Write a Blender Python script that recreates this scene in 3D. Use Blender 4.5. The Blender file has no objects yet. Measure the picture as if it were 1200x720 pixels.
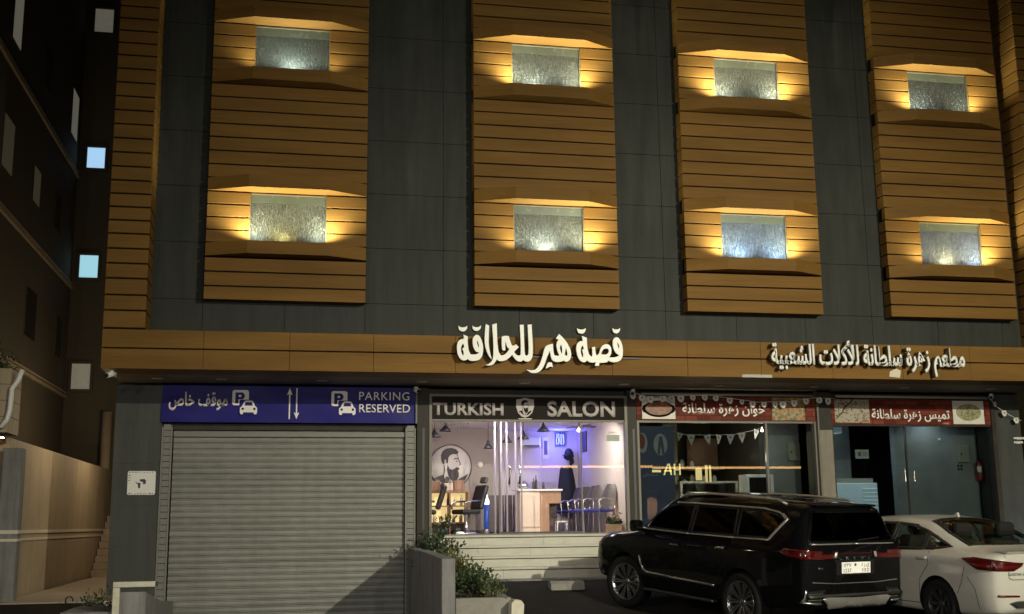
import bpy, bmesh, math, random
from mathutils import Vector, Matrix
from mathutils.bvhtree import BVHTree
from mathutils.geometry import tessellate_polygon
random.seed(7)
PI = math.pi
R = math.radians
scene = bpy.context.scene
COL = scene.collection

# ------------------------------------------------------------------ camera
cam_data = bpy.data.cameras.new('camera')
cam = bpy.data.objects.new('camera', cam_data)
COL.objects.link(cam)
scene.camera = cam
cam_data.sensor_width = 36.0
cam_data.lens = 36.0 * 1340.0 / 1200.0
cam_data.clip_start = 0.05
cam_data.clip_end = 500.0


def camera_matrix(loc, yaw, pitch, roll):
    fwd = Vector((math.sin(yaw) * math.cos(pitch), math.cos(yaw) * math.cos(pitch), math.sin(pitch)))
    r = Vector((math.cos(yaw), -math.sin(yaw), 0))
    u = r.cross(fwd)
    r2 = r * math.cos(roll) + u * math.sin(roll)
    u2 = u * math.cos(roll) - r * math.sin(roll)
    m = Matrix((r2, u2, -fwd)).transposed().to_4x4()
    m.translation = loc
    return m


cam.matrix_world = camera_matrix(Vector((0, 0, 1.5)), R(11.2), R(10.7), R(-0.644))

# ------------------------------------------------------------------ night sky
world = bpy.data.worlds.new('World')
scene.world = world
world.use_nodes = True
wn = world.node_tree
bg = wn.nodes['Background']
sky = wn.nodes.new('ShaderNodeTexSky')
sky.sky_type = 'NISHITA'
sky.sun_disc = False
sky.sun_elevation = R(2.0)
sky.sun_rotation = R(200.0)
wn.links.new(sky.outputs[0], bg.inputs[0])
bg.inputs[1].default_value = 0.0035

# ------------------------------------------------------------------ exposure
scene.view_settings.view_transform = 'Standard'
scene.view_settings.look = 'None'
scene.view_settings.exposure = 0.0
scene.view_settings.gamma = 1.0
scene.render.engine = 'CYCLES'
scene.cycles.max_bounces = 7
scene.cycles.transparent_max_bounces = 12
scene.cycles.caustics_reflective = False
scene.cycles.caustics_refractive = False
scene.cycles.sample_clamp_indirect = 4.0
scene.cycles.use_denoising = True


def lamp(name, kind, loc, power, color, parent=None, size=0.05, target=None, angle=None, blend=0.5, size_y=None):
    d = bpy.data.lights.new(name, kind)
    d.energy = power
    d.color = color
    if kind == 'AREA':
        d.size = size
        if size_y:
            d.shape = 'RECTANGLE'
            d.size_y = size_y
    else:
        d.shadow_soft_size = size
    if kind == 'SPOT':
        d.spot_size = angle
        d.spot_blend = blend
    o = bpy.data.objects.new(name, d)
    COL.objects.link(o)
    loc = Vector(loc)
    m = Matrix.Translation(loc)
    if target is not None:
        q = (Vector(target) - loc).to_track_quat('-Z', 'Y')
        m = Matrix.Translation(loc) @ q.to_matrix().to_4x4()
    if parent is not None:
        o.parent = parent
        m = world_of(parent).inverted() @ m
    o.matrix_basis = m
    return o


def world_of(o):
    m = o.matrix_basis.copy()
    p = o.parent
    while p:
        m = p.matrix_basis @ m
        p = p.parent
    return m


# ------------------------------------------------------------------ materials
def new_mat(name):
    m = bpy.data.materials.new(name)
    m.use_nodes = True
    nt = m.node_tree
    return m, nt, nt.nodes['Principled BSDF']


def mat(name, col, rough=0.6, metal=0.0, var=0.12, scale=6.0, bump=0.0, bscale=40.0, coat=0.0, stretch=(1, 1, 1),
        spec=0.5, emit=None, estr=0.0, rvar=0.1, streak=0.0):
    """procedural surface: base colour varied by two noises, optional bump"""
    m, nt, b = new_mat(name)
    N, L = nt.nodes.new, nt.links.new
    tc = N('ShaderNodeTexCoord')
    mp = N('ShaderNodeMapping')
    mp.inputs['Scale'].default_value = stretch
    L(tc.outputs['Object'], mp.inputs[0])
    n1 = N('ShaderNodeTexNoise')
    n1.inputs['Scale'].default_value = scale
    n1.inputs['Detail'].default_value = 6
    n1.inputs['Roughness'].default_value = 0.62
    L(mp.outputs[0], n1.inputs[0])
    ramp = N('ShaderNodeMapRange')
    ramp.inputs[1].default_value = 0.25
    ramp.inputs[2].default_value = 0.75
    ramp.inputs[3].default_value = 1 - var
    ramp.inputs[4].default_value = 1 + var
    L(n1.outputs[0], ramp.inputs[0])
    mx = N('ShaderNodeMix')
    mx.data_type = 'RGBA'
    mx.blend_type = 'MULTIPLY'
    mx.inputs[0].default_value = 1.0
    mx.inputs[6].default_value = (*col, 1)
    L(ramp.outputs[0], mx.inputs[7])
    last = mx.outputs[2]
    if streak:   # grime that has run down the surface, and broad patches
        mp2 = N('ShaderNodeMapping')
        mp2.inputs['Scale'].default_value = (2.4, 2.4, 0.22)
        L(tc.outputs['Object'], mp2.inputs[0])
        ns = N('ShaderNodeTexNoise')
        ns.inputs['Scale'].default_value = 2.4
        ns.inputs['Detail'].default_value = 7
        ns.inputs['Roughness'].default_value = 0.7
        L(mp2.outputs[0], ns.inputs[0])
        rs = N('ShaderNodeMapRange')
        rs.inputs[1].default_value = 0.36
        rs.inputs[2].default_value = 0.62
        rs.inputs[3].default_value = 1 - streak
        rs.inputs[4].default_value = 1 + streak * .35
        L(ns.outputs[0], rs.inputs[0])
        m3 = N('ShaderNodeMix')
        m3.data_type = 'RGBA'
        m3.blend_type = 'MULTIPLY'
        m3.inputs[0].default_value = 1.0
        L(last, m3.inputs[6])
        L(rs.outputs[0], m3.inputs[7])
        last = m3.outputs[2]
    L(last, b.inputs['Base Color'])
    b.inputs['Metallic'].default_value = metal
    b.inputs['Specular IOR Level'].default_value = spec
    b.inputs['Coat Weight'].default_value = coat
    b.inputs['Coat Roughness'].default_value = 0.04
    r2 = N('ShaderNodeMapRange')
    r2.inputs[3].default_value = max(0.02, rough - rvar)
    r2.inputs[4].default_value = min(1.0, rough + rvar)
    L(n1.outputs[0], r2.inputs[0])
    L(r2.outputs[0], b.inputs['Roughness'])
    if bump:
        n2 = N('ShaderNodeTexNoise')
        n2.inputs['Scale'].default_value = bscale
        n2.inputs['Detail'].default_value = 4
        L(mp.outputs[0], n2.inputs[0])
        bp = N('ShaderNodeBump')
        bp.inputs['Strength'].default_value = bump
        bp.inputs['Distance'].default_value = 0.02
        L(n2.outputs[0], bp.inputs['Height'])
        L(bp.outputs[0], b.inputs['Normal'])
    if emit:
        b.inputs['Emission Color'].default_value = (*emit, 1)
        b.inputs['Emission Strength'].default_value = estr
    return m


def glass_mat(name, tint, rough=0.0, refl=1.0):
    """thin sheet of glass: tinted see-through plus a Fresnel reflection"""
    m, nt, b = new_mat(name)
    N, L = nt.nodes.new, nt.links.new
    nt.nodes.remove(b)
    out = nt.nodes['Material Output']
    tr = N('ShaderNodeBsdfTransparent')
    tr.inputs[0].default_value = (*tint, 1)
    gl = N('ShaderNodeBsdfGlossy')
    gl.inputs['Roughness'].default_value = rough
    lw = N('ShaderNodeLayerWeight')
    lw.inputs['Blend'].default_value = 0.5
    pw = N('ShaderNodeMath')
    pw.operation = 'POWER'
    pw.inputs[1].default_value = 4.0
    L(lw.outputs['Facing'], pw.inputs[0])
    mu = N('ShaderNodeMath')
    mu.operation = 'MULTIPLY_ADD'
    mu.inputs[1].default_value = 0.85 * refl
    mu.inputs[2].default_value = 0.06 * refl
    L(pw.outputs[0], mu.inputs[0])
    mx = N('ShaderNodeMixShader')
    L(mu.outputs[0], mx.inputs[0])
    L(tr.outputs[0], mx.inputs[1])
    L(gl.outputs[0], mx.inputs[2])
    L(mx.outputs[0], out.inputs[0])
    return m


def ripple_glass(name, col):
    """water-textured cast glass lit from below"""
    m, nt, b = new_mat(name)
    N, L = nt.nodes.new, nt.links.new
    tc = N('ShaderNodeTexCoord')
    mp = N('ShaderNodeMapping')
    mp.inputs['Scale'].default_value = (1.2, 1, 0.26)
    mp.inputs['Rotation'].default_value = (0, 0.32, 0)
    L(tc.outputs['Object'], mp.inputs[0])
    n = N('ShaderNodeTexNoise')
    n.inputs['Scale'].default_value = 46
    n.inputs['Detail'].default_value = 4
    n.inputs['Roughness'].default_value = 0.62
    n.inputs['Distortion'].default_value = 1.2
    L(mp.outputs[0], n.inputs[0])
    bp = N('ShaderNodeBump')
    bp.inputs['Strength'].default_value = 1.0
    bp.inputs['Distance'].default_value = 0.045
    L(n.outputs[0], bp.inputs['Height'])
    L(bp.outputs[0], b.inputs['Normal'])
    cr = N('ShaderNodeValToRGB')
    cr.color_ramp.elements[0].position = 0.40
    cr.color_ramp.elements[0].color = (col[0] * .38, col[1] * .38, col[2] * .38, 1)
    cr.color_ramp.elements[1].position = 0.66
    cr.color_ramp.elements[1].color = (col[0] * 1.6, col[1] * 1.6, col[2] * 1.6, 1)
    L(n.outputs[0], cr.inputs[0])
    L(cr.outputs[0], b.inputs['Base Color'])
    b.inputs['Roughness'].default_value = 0.36
    b.inputs['Specular IOR Level'].default_value = 0.9
    return m


def wood_mat(name, col):
    """orange-brown laminate plank with a fine horizontal grain"""
    m, nt, b = new_mat(name)
    N, L = nt.nodes.new, nt.links.new
    tc = N('ShaderNodeTexCoord')
    mp = N('ShaderNodeMapping')
    mp.inputs['Scale'].default_value = (0.7, 6, 34)
    L(tc.outputs['Object'], mp.inputs[0])
    n = N('ShaderNodeTexNoise')
    n.inputs['Scale'].default_value = 2.2
    n.inputs['Detail'].default_value = 8
    n.inputs['Roughness'].default_value = 0.7
    L(mp.outputs[0], n.inputs[0])
    big = N('ShaderNodeTexNoise')
    big.inputs['Scale'].default_value = 0.9
    big.inputs['Detail'].default_value = 3
    bm_ = N('ShaderNodeMapping')
    bm_.inputs['Scale'].default_value = (0.45, 1, 3.1)
    L(tc.outputs['Object'], bm_.inputs[0])
    L(bm_.outputs[0], big.inputs[0])
    cr = N('ShaderNodeValToRGB')
    cr.color_ramp.elements[0].position = 0.28
    cr.color_ramp.elements[0].color = (col[0] * .78, col[1] * .74, col[2] * .7, 1)
    cr.color_ramp.elements[1].position = 0.72
    cr.color_ramp.elements[1].color = (col[0] * 1.12, col[1] * 1.13, col[2] * 1.15, 1)
    L(n.outputs[0], cr.inputs[0])
    mr = N('ShaderNodeMapRange')
    mr.inputs[1].default_value = 0.3
    mr.inputs[2].default_value = 0.7
    mr.inputs[3].default_value = 0.80
    mr.inputs[4].default_value = 1.14
    L(big.outputs[0], mr.inputs[0])
    mx = N('ShaderNodeMix')
    mx.data_type = 'RGBA'
    mx.blend_type = 'MULTIPLY'
    mx.inputs[0].default_value = 1
    L(cr.outputs[0], mx.inputs[6])
    L(mr.outputs[0], mx.inputs[7])
    L(mx.outputs[2], b.inputs['Base Color'])
    b.inputs['Roughness'].default_value = 0.6
    b.inputs['Specular IOR Level'].default_value = 0.12
    bp = N('ShaderNodeBump')
    bp.inputs['Strength'].default_value = 0.15
    bp.inputs['Distance'].default_value = 0.004
    L(n.outputs[0], bp.inputs['Height'])
    L(bp.outputs[0], b.inputs['Normal'])
    return m


def brick_mat(name):
    """printed banner with a dark red brick background"""
    m, nt, b = new_mat(name)
    N, L = nt.nodes.new, nt.links.new
    tc = N('ShaderNodeTexCoord')
    sp = N('ShaderNodeSeparateXYZ')
    L(tc.outputs['Object'], sp.inputs[0])
    cb = N('ShaderNodeCombineXYZ')
    L(sp.outputs[0], cb.inputs[0])
    L(sp.outputs[2], cb.inputs[1])
    br = N('ShaderNodeTexBrick')
    br.inputs['Color1'].default_value = (0.11, 0.018, 0.010, 1)
    br.inputs['Color2'].default_value = (0.21, 0.048, 0.025, 1)
    br.inputs['Mortar'].default_value = (0.06, 0.016, 0.012, 1)
    br.inputs['Scale'].default_value = 1.0
    br.inputs['Mortar Size'].default_value = 0.008
    br.inputs['Brick Width'].default_value = 0.26
    br.inputs['Row Height'].default_value = 0.10
    L(cb.outputs[0], br.inputs[0])
    n = N('ShaderNodeTexNoise')
    n.inputs['Scale'].default_value = 14
    n.inputs['Detail'].default_value = 6
    L(tc.outputs['Object'], n.inputs[0])
    mr = N('ShaderNodeMapRange')
    mr.inputs[3].default_value = 0.6
    mr.inputs[4].default_value = 1.35
    L(n.outputs[0], mr.inputs[0])
    mx = N('ShaderNodeMix')
    mx.data_type = 'RGBA'
    mx.blend_type = 'MULTIPLY'
    mx.inputs[0].default_value = 1
    L(br.outputs[0], mx.inputs[6])
    L(mr.outputs[0], mx.inputs[7])
    L(mx.outputs[2], b.inputs['Base Color'])
    b.inputs['Roughness'].default_value = 0.6
    b.inputs['Specular IOR Level'].default_value = 0.15
    return m


def food_mat(name, cols, scale):
    """printed food photograph: blotches of the dish's colours"""
    m, nt, b = new_mat(name)
    N, L = nt.nodes.new, nt.links.new
    tc = N('ShaderNodeTexCoord')
    v = N('ShaderNodeTexVoronoi')
    v.inputs['Scale'].default_value = scale
    L(tc.outputs['Object'], v.inputs[0])
    sep = N('ShaderNodeSeparateColor')
    L(v.outputs['Color'], sep.inputs[0])
    cr = N('ShaderNodeValToRGB')
    cr.color_ramp.interpolation = 'CONSTANT'
    e = cr.color_ramp.elements
    while len(e) < len(cols):
        e.new(0.5)
    for i, c in enumerate(cols):
        e[i].position = i / len(cols)
        e[i].color = (*c, 1)
    L(sep.outputs[0], cr.inputs[0])
    mr = N('ShaderNodeMapRange')
    mr.inputs[1].default_value = 0.0
    mr.inputs[2].default_value = 0.8 / scale * 1.0
    mr.inputs[3].default_value = 1.25
    mr.inputs[4].default_value = 0.55
    L(v.outputs['Distance'], mr.inputs[0])
    mx = N('ShaderNodeMix')
    mx.data_type = 'RGBA'
    mx.blend_type = 'MULTIPLY'
    mx.inputs[0].default_value = 1
    L(cr.outputs[0], mx.inputs[6])
    L(mr.outputs[0], mx.inputs[7])
    L(mx.outputs[2], b.inputs['Base Color'])
    b.inputs['Roughness'].default_value = 0.45
    return m


M = {}
M['wood'] = wood_mat('wood_laminate', (0.194, 0.104, 0.025))
M['hoodreflection'] = mat('painted_hood_reflection', (0.075, 0.09, 0.07), 0.25, var=0.12)  # lighter tone painted for the hood's reflection in the glass
M['framedark'] = mat('dark_window_frame', (0.12, 0.10, 0.06), 0.4)
M['groove'] = mat('groove_dark', (0.010, 0.006, 0.004), 0.9, spec=0.1)
M['clad'] = mat('grey_cladding', (0.035, 0.038, 0.032), 0.6, var=0.16, scale=1.6, bump=0.05, bscale=60, spec=0.2, streak=0.24)
M['clad_gap'] = mat('cladding_joint', (0.075, 0.08, 0.07), 0.7)
M['soffit'] = mat('soffit_brown', (0.16, 0.13, 0.09), 0.6, var=0.18, scale=2)
M['tile_dark'] = mat('dark_tile', (0.042, 0.037, 0.030), 0.5, var=0.25, scale=3, spec=0.15, streak=.2)
M['tile_grey'] = mat('grey_tile', (0.045, 0.047, 0.040), 0.6, var=0.16, scale=2.5, bump=0.04, streak=0.3)
M['shutter'] = mat('shutter_metal', (0.205, 0.205, 0.182), 0.55, metal=0.15, var=0.24, scale=1.4, stretch=(.25, 1, 6), streak=0.10)
M['rail'] = mat('shutter_rail', (0.165, 0.16, 0.138), 0.5, metal=0.2, var=0.15)
M['marble'] = mat('step_marble', (0.47, 0.45, 0.37), 0.4, var=0.13, scale=3.5, stretch=(1, 1, 3))
M['concrete'] = mat('grey_render', (0.20, 0.195, 0.19), 0.8, var=0.2, scale=2.5, bump=0.15, bscale=50, streak=0.3)
M['concrete_light'] = mat('pale_concrete', (0.22, 0.21, 0.18), 0.85, var=0.25, scale=5, bump=0.2, bscale=40)
M['asphalt'] = mat('asphalt', (0.019, 0.0155, 0.0115), 0.9, var=0.5, scale=1.2, bump=0.6, bscale=110, spec=0.1)
M['stain'] = mat('oil_stain', (0.008, 0.007, 0.006), 0.45, var=.5, scale=5)
M['paving'] = mat('alley_paving', (0.36, 0.29, 0.22), 0.7, var=0.18, scale=1.5)
M['beige'] = mat('beige_render', (0.36, 0.285, 0.19), 0.75, var=0.14, scale=1.1, bump=0.15, bscale=70, streak=0.15)
M['brownwall'] = mat('brown_render', (0.078, 0.064, 0.041), 0.85, var=0.15, scale=0.8, bump=0.1)
M['darkwall'] = mat('far_render', (0.085, 0.070, 0.045), 0.9, var=0.15, scale=0.8)
M['cream'] = mat('cream_stripe', (0.62, 0.55, 0.42), 0.6, var=0.06)
M['whitepaint'] = mat('chipped_white_paint', (0.52, 0.49, 0.38), 0.55, var=0.2, scale=14, bump=0.15)
M['alu'] = mat('aluminium', (0.13, 0.118, 0.095), 0.5, metal=0.3, var=0.08)
M['chrome'] = mat('chrome', (0.75, 0.74, 0.72), 0.12, metal=1.0, var=0.03, rvar=0.04)
M['satin'] = mat('satin_silver', (0.62, 0.60, 0.55), 0.3, metal=0.85, var=0.05)
M['letter'] = mat('letter_white', (0.88, 0.88, 0.80), 0.45, var=0.05)
M['letter_side'] = mat('letter_return', (0.05, 0.035, 0.025), 0.5)
M['black'] = mat('black_plastic', (0.018, 0.017, 0.016), 0.45, var=0.2)
M['blackrubber'] = mat('rubber', (0.010, 0.010, 0.010), 0.85, var=0.25, scale=20, bump=0.1, spec=0.1)
M['white'] = mat('white_enamel', (0.72, 0.72, 0.68), 0.35, var=0.06)
M['dirtypaper'] = mat('faded_strip', (0.42, 0.40, 0.34), 0.7, var=.15, scale=20)
M['paper'] = mat('paper', (0.78, 0.77, 0.72), 0.7, var=0.04)
M['navy'] = mat('blue_banner', (0.012, 0.009, 0.165), 0.45, var=0.25, scale=2.6, bump=0.2, bscale=4, spec=0.15)
M['bannertext'] = mat('banner_lettering', (0.84, 0.79, 0.72), 0.5, var=0.05)
M['salonboard'] = mat('salon_signboard', (0.018, 0.014, 0.012), 0.6, var=0.25, spec=0.1)
M['salontext'] = mat('salon_lettering', (0.50, 0.455, 0.43), 0.5, var=0.06)
M['brick'] = brick_mat('brick_print')
M['foul'] = food_mat('stew_print', [(.32, .10, .02), (.42, .16, .04), (.25, .07, .02)], 26)
M['dumpling'] = food_mat('pastry_print', [(.55, .28, .07), (.62, .36, .12), (.45, .2, .05), (.2, .24, .06), (.5, .42, .25)], 18)
M['bread'] = food_mat('bread_print', [(.62, .56, .40), (.55, .50, .34), (.66, .6, .46), (.35, .18, .06), (.6, .55, .4)], 34)
M['rice'] = food_mat('herb_dish_print', [(.60, .56, .32), (.52, .50, .25), (.25, .28, .07), (.62, .58, .4)], 40)
M['dish'] = mat('dish_print', (0.66, 0.64, 0.54), 0.5)
M['branch'] = mat('branch_print', (0.04, 0.03, 0.02), 0.6)
M['flag'] = mat('flag_fabric', (0.70, 0.67, 0.60), 0.8, var=0.15, scale=30)
M['flagmark'] = mat('flag_print', (0.30, 0.27, 0.24), 0.8, var=0.2)
M['shopglass'] = glass_mat('shop_glass', (0.93, 0.95, 0.94))
M['dustyglass'] = glass_mat('restaurant_glass', (0.62, 0.66, 0.66))
M['tint'] = glass_mat('tinted_glass', (0.07, 0.075, 0.07), 0.0, 0.26)
M['deepred'] = mat('deep_red_lens', (0.075, 0.006, 0.005), 0.12, coat=.8, var=.3, scale=30)
M['carglass'] = glass_mat('car_glass', (0.74, 0.84, 0.80), 0.0, 0.4)
M['paintblack'] = mat('black_car_paint', (0.003, 0.003, 0.0035), 0.5, coat=0.6, var=0.2, rvar=0.02, spec=0.02)
M['paintwhite'] = mat('white_car_paint', (0.40, 0.385, 0.34), 0.32, coat=0.8, var=0.05, rvar=0.05)
M['redlamp'] = mat('red_lens', (0.085, 0.005, 0.004), 0.12, coat=1.0, var=0.25, scale=30)
M['darkred'] = mat('dark_red_lens', (0.045, 0.004, 0.004), 0.1, coat=1.0, var=0.2)
M['clearlamp'] = mat('clear_lens', (0.6, 0.6, 0.58), 0.08, metal=0.6)
M['seat'] = mat('dark_seat', (0.016, 0.015, 0.014), 0.9, var=0.2, spec=0.05)
M['rim'] = mat('alloy', (0.27, 0.27, 0.275), 0.28, metal=0.9, var=0.05)
M['rimdark'] = mat('alloy_dark', (0.03, 0.03, 0.032), 0.4, metal=0.5)
M['leaf'] = mat('leaf', (0.055, 0.082, 0.026), 0.5, var=0.5, scale=8)
M['leaf2'] = mat('leaf_light', (0.12, 0.115, 0.035), 0.5, var=0.5, scale=8)
M['leaf3'] = mat('leaf_dark', (0.030, 0.055, 0.022), 0.5, var=0.5, scale=8)
M['twig'] = mat('twig', (0.09, 0.06, 0.035), 0.8)
M['soil'] = mat('soil', (0.05, 0.035, 0.02), 0.95, var=0.4, scale=10, bump=0.4)
# salon
M['taupe'] = mat('taupe_wall', (0.34, 0.285, 0.265), 0.8, var=0.08, scale=2)
M['creamwall'] = mat('salon_cream_wall', (0.62, 0.54, 0.48), 0.8, var=0.05, scale=2)
M['ceil'] = mat('salon_ceiling', (0.75, 0.71, 0.68), 0.8, var=0.03)
M['sfloor'] = mat('salon_floor', (0.42, 0.36, 0.33), 0.3, var=0.12, scale=3)
M['deskpale'] = mat('desk_pale', (0.66, 0.52, 0.42), 0.5, var=0.1, scale=3)
M['deskwood'] = mat('desk_wood', (0.34, 0.185, 0.115), 0.5, var=0.2, scale=3, stretch=(6, 1, 1))
M['wicker'] = mat('dark_panel', (0.11, 0.075, 0.075), 0.6)
M['portrait'] = mat('portrait_ground', (0.78, 0.72, 0.68), 0.6, var=0.04)
M['ink'] = mat('portrait_ink', (0.06, 0.045, 0.05), 0.6, var=0.3, scale=25)
M['greyvinyl'] = mat('grey_vinyl', (0.085, 0.07, 0.064), 0.45, var=0.15)
M['bluevinyl'] = mat('blue_vinyl', (0.03, 0.03, 0.22), 0.4)
M['chairframe'] = mat('chair_frame', (0.45, 0.43, 0.42), 0.25, metal=0.9)
M['cape'] = mat('black_cape', (0.008, 0.008, 0.009), 0.7, bump=0.3, bscale=12, stretch=(4, 4, 1))
M['slat'] = mat('partition_slat', (0.30, 0.265, 0.32), 0.5)
M['pend'] = mat('pendant_shade', (0.03, 0.028, 0.04), 0.4, metal=0.4)
M['bulb'] = mat('bulb', (1, .9, .75), 0.5, emit=(1, .82, .55), estr=14)
M['panel_light'] = mat('ceiling_panel_light', (1, 1, 1), 0.5, emit=(1, .92, .86), estr=9)
M['blueled'] = mat('blue_led', (.05, .05, .9), 0.4, emit=(.10, .10, 1.0), estr=11)
M['bluetube'] = mat('blue_lit_tube', (.02, .05, .25), 0.3, emit=(.05, .12, .6), estr=.35)
M['whiteglow'] = mat('white_glow', (1, 1, 1), 0.4, emit=(.75, .87, 1.0), estr=3.0)
M['cabinetglow'] = mat('cabinet_painted_glow', (.7, .7, .66), 0.4, emit=(.9, .95, .9), estr=.12)  # casing glow in place of light falling on the cabinet
M['amberglow'] = mat('amber_backlight', (1, .8, .4), 0.4, emit=(1.0, .74, .34), estr=0.85)
M['ledstrip'] = mat('warm_led', (1, .8, .4), 0.4, emit=(1.0, .55, .19), estr=9)
M['farwindow'] = mat('lit_blue_window', (.5, .7, .9), 0.3, emit=(.42, .70, 1.0), estr=0.85, var=0.2)
M['farwindow2'] = mat('lit_cyan_window', (.5, .8, .9), 0.3, emit=(.40, .78, .92), estr=0.75)
M['farwindow3'] = mat('dim_window', (.5, .5, .4), 0.5, emit=(.46, .44, .34), estr=0.17)
M['farwindow4'] = mat('very_dim_window', (.3, .28, .2), 0.5, emit=(.35, .31, .2), estr=0.05)
M['darkglass'] = mat('dark_pane', (0.012, 0.012, 0.012), 0.15, var=0.1)
M['lampglow'] = mat('lamp_glow', (1, .9, .6), 0.5, emit=(1, .80, .42), estr=25)
M['intgrey'] = mat('restaurant_wall', (0.25, 0.26, 0.25), 0.55, var=0.25, scale=1.5)
M['intdark'] = mat('restaurant_dark', (0.07, 0.065, 0.06), 0.7)
M['extred'] = mat('extinguisher_red', (0.30, 0.03, 0.02), 0.3, coat=0.5)
M['boxgrey'] = mat('cabinet_grey', (0.33, 0.31, 0.24), 0.5)
M['posterblue'] = mat('poster_blue', (0.06, 0.08, 0.18), 0.5, var=0.25, scale=2.0)
M['posterred'] = mat('poster_red', (0.32, 0.04, 0.035), 0.5)
M['posterwhite'] = mat('poster_white', (0.50, 0.50, 0.48), 0.5)
M['steel'] = mat('steel', (0.35, 0.35, 0.33), 0.3, metal=0.8)
M['freezer'] = mat('freezer_white', (0.55, 0.62, 0.64), 0.4, var=0.08, emit=(.62, .85, .95), estr=0.22)  # faint glow put into the casing so it looks lit
M['mirroredglow'] = mat('yellow_letters', (1, .8, .3), 0.4, emit=(1, .78, .3), estr=1.6)
M['discwhite'] = mat('downlight_disc', (0.60, 0.56, 0.47), 0.5)
M['column_tan'] = mat('column_tile', (0.21, 0.185, 0.14), 0.6, var=.15, streak=.2)
M['pinkcol'] = mat('lit_column', (0.6, 0.42, 0.3), 0.7)


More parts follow.
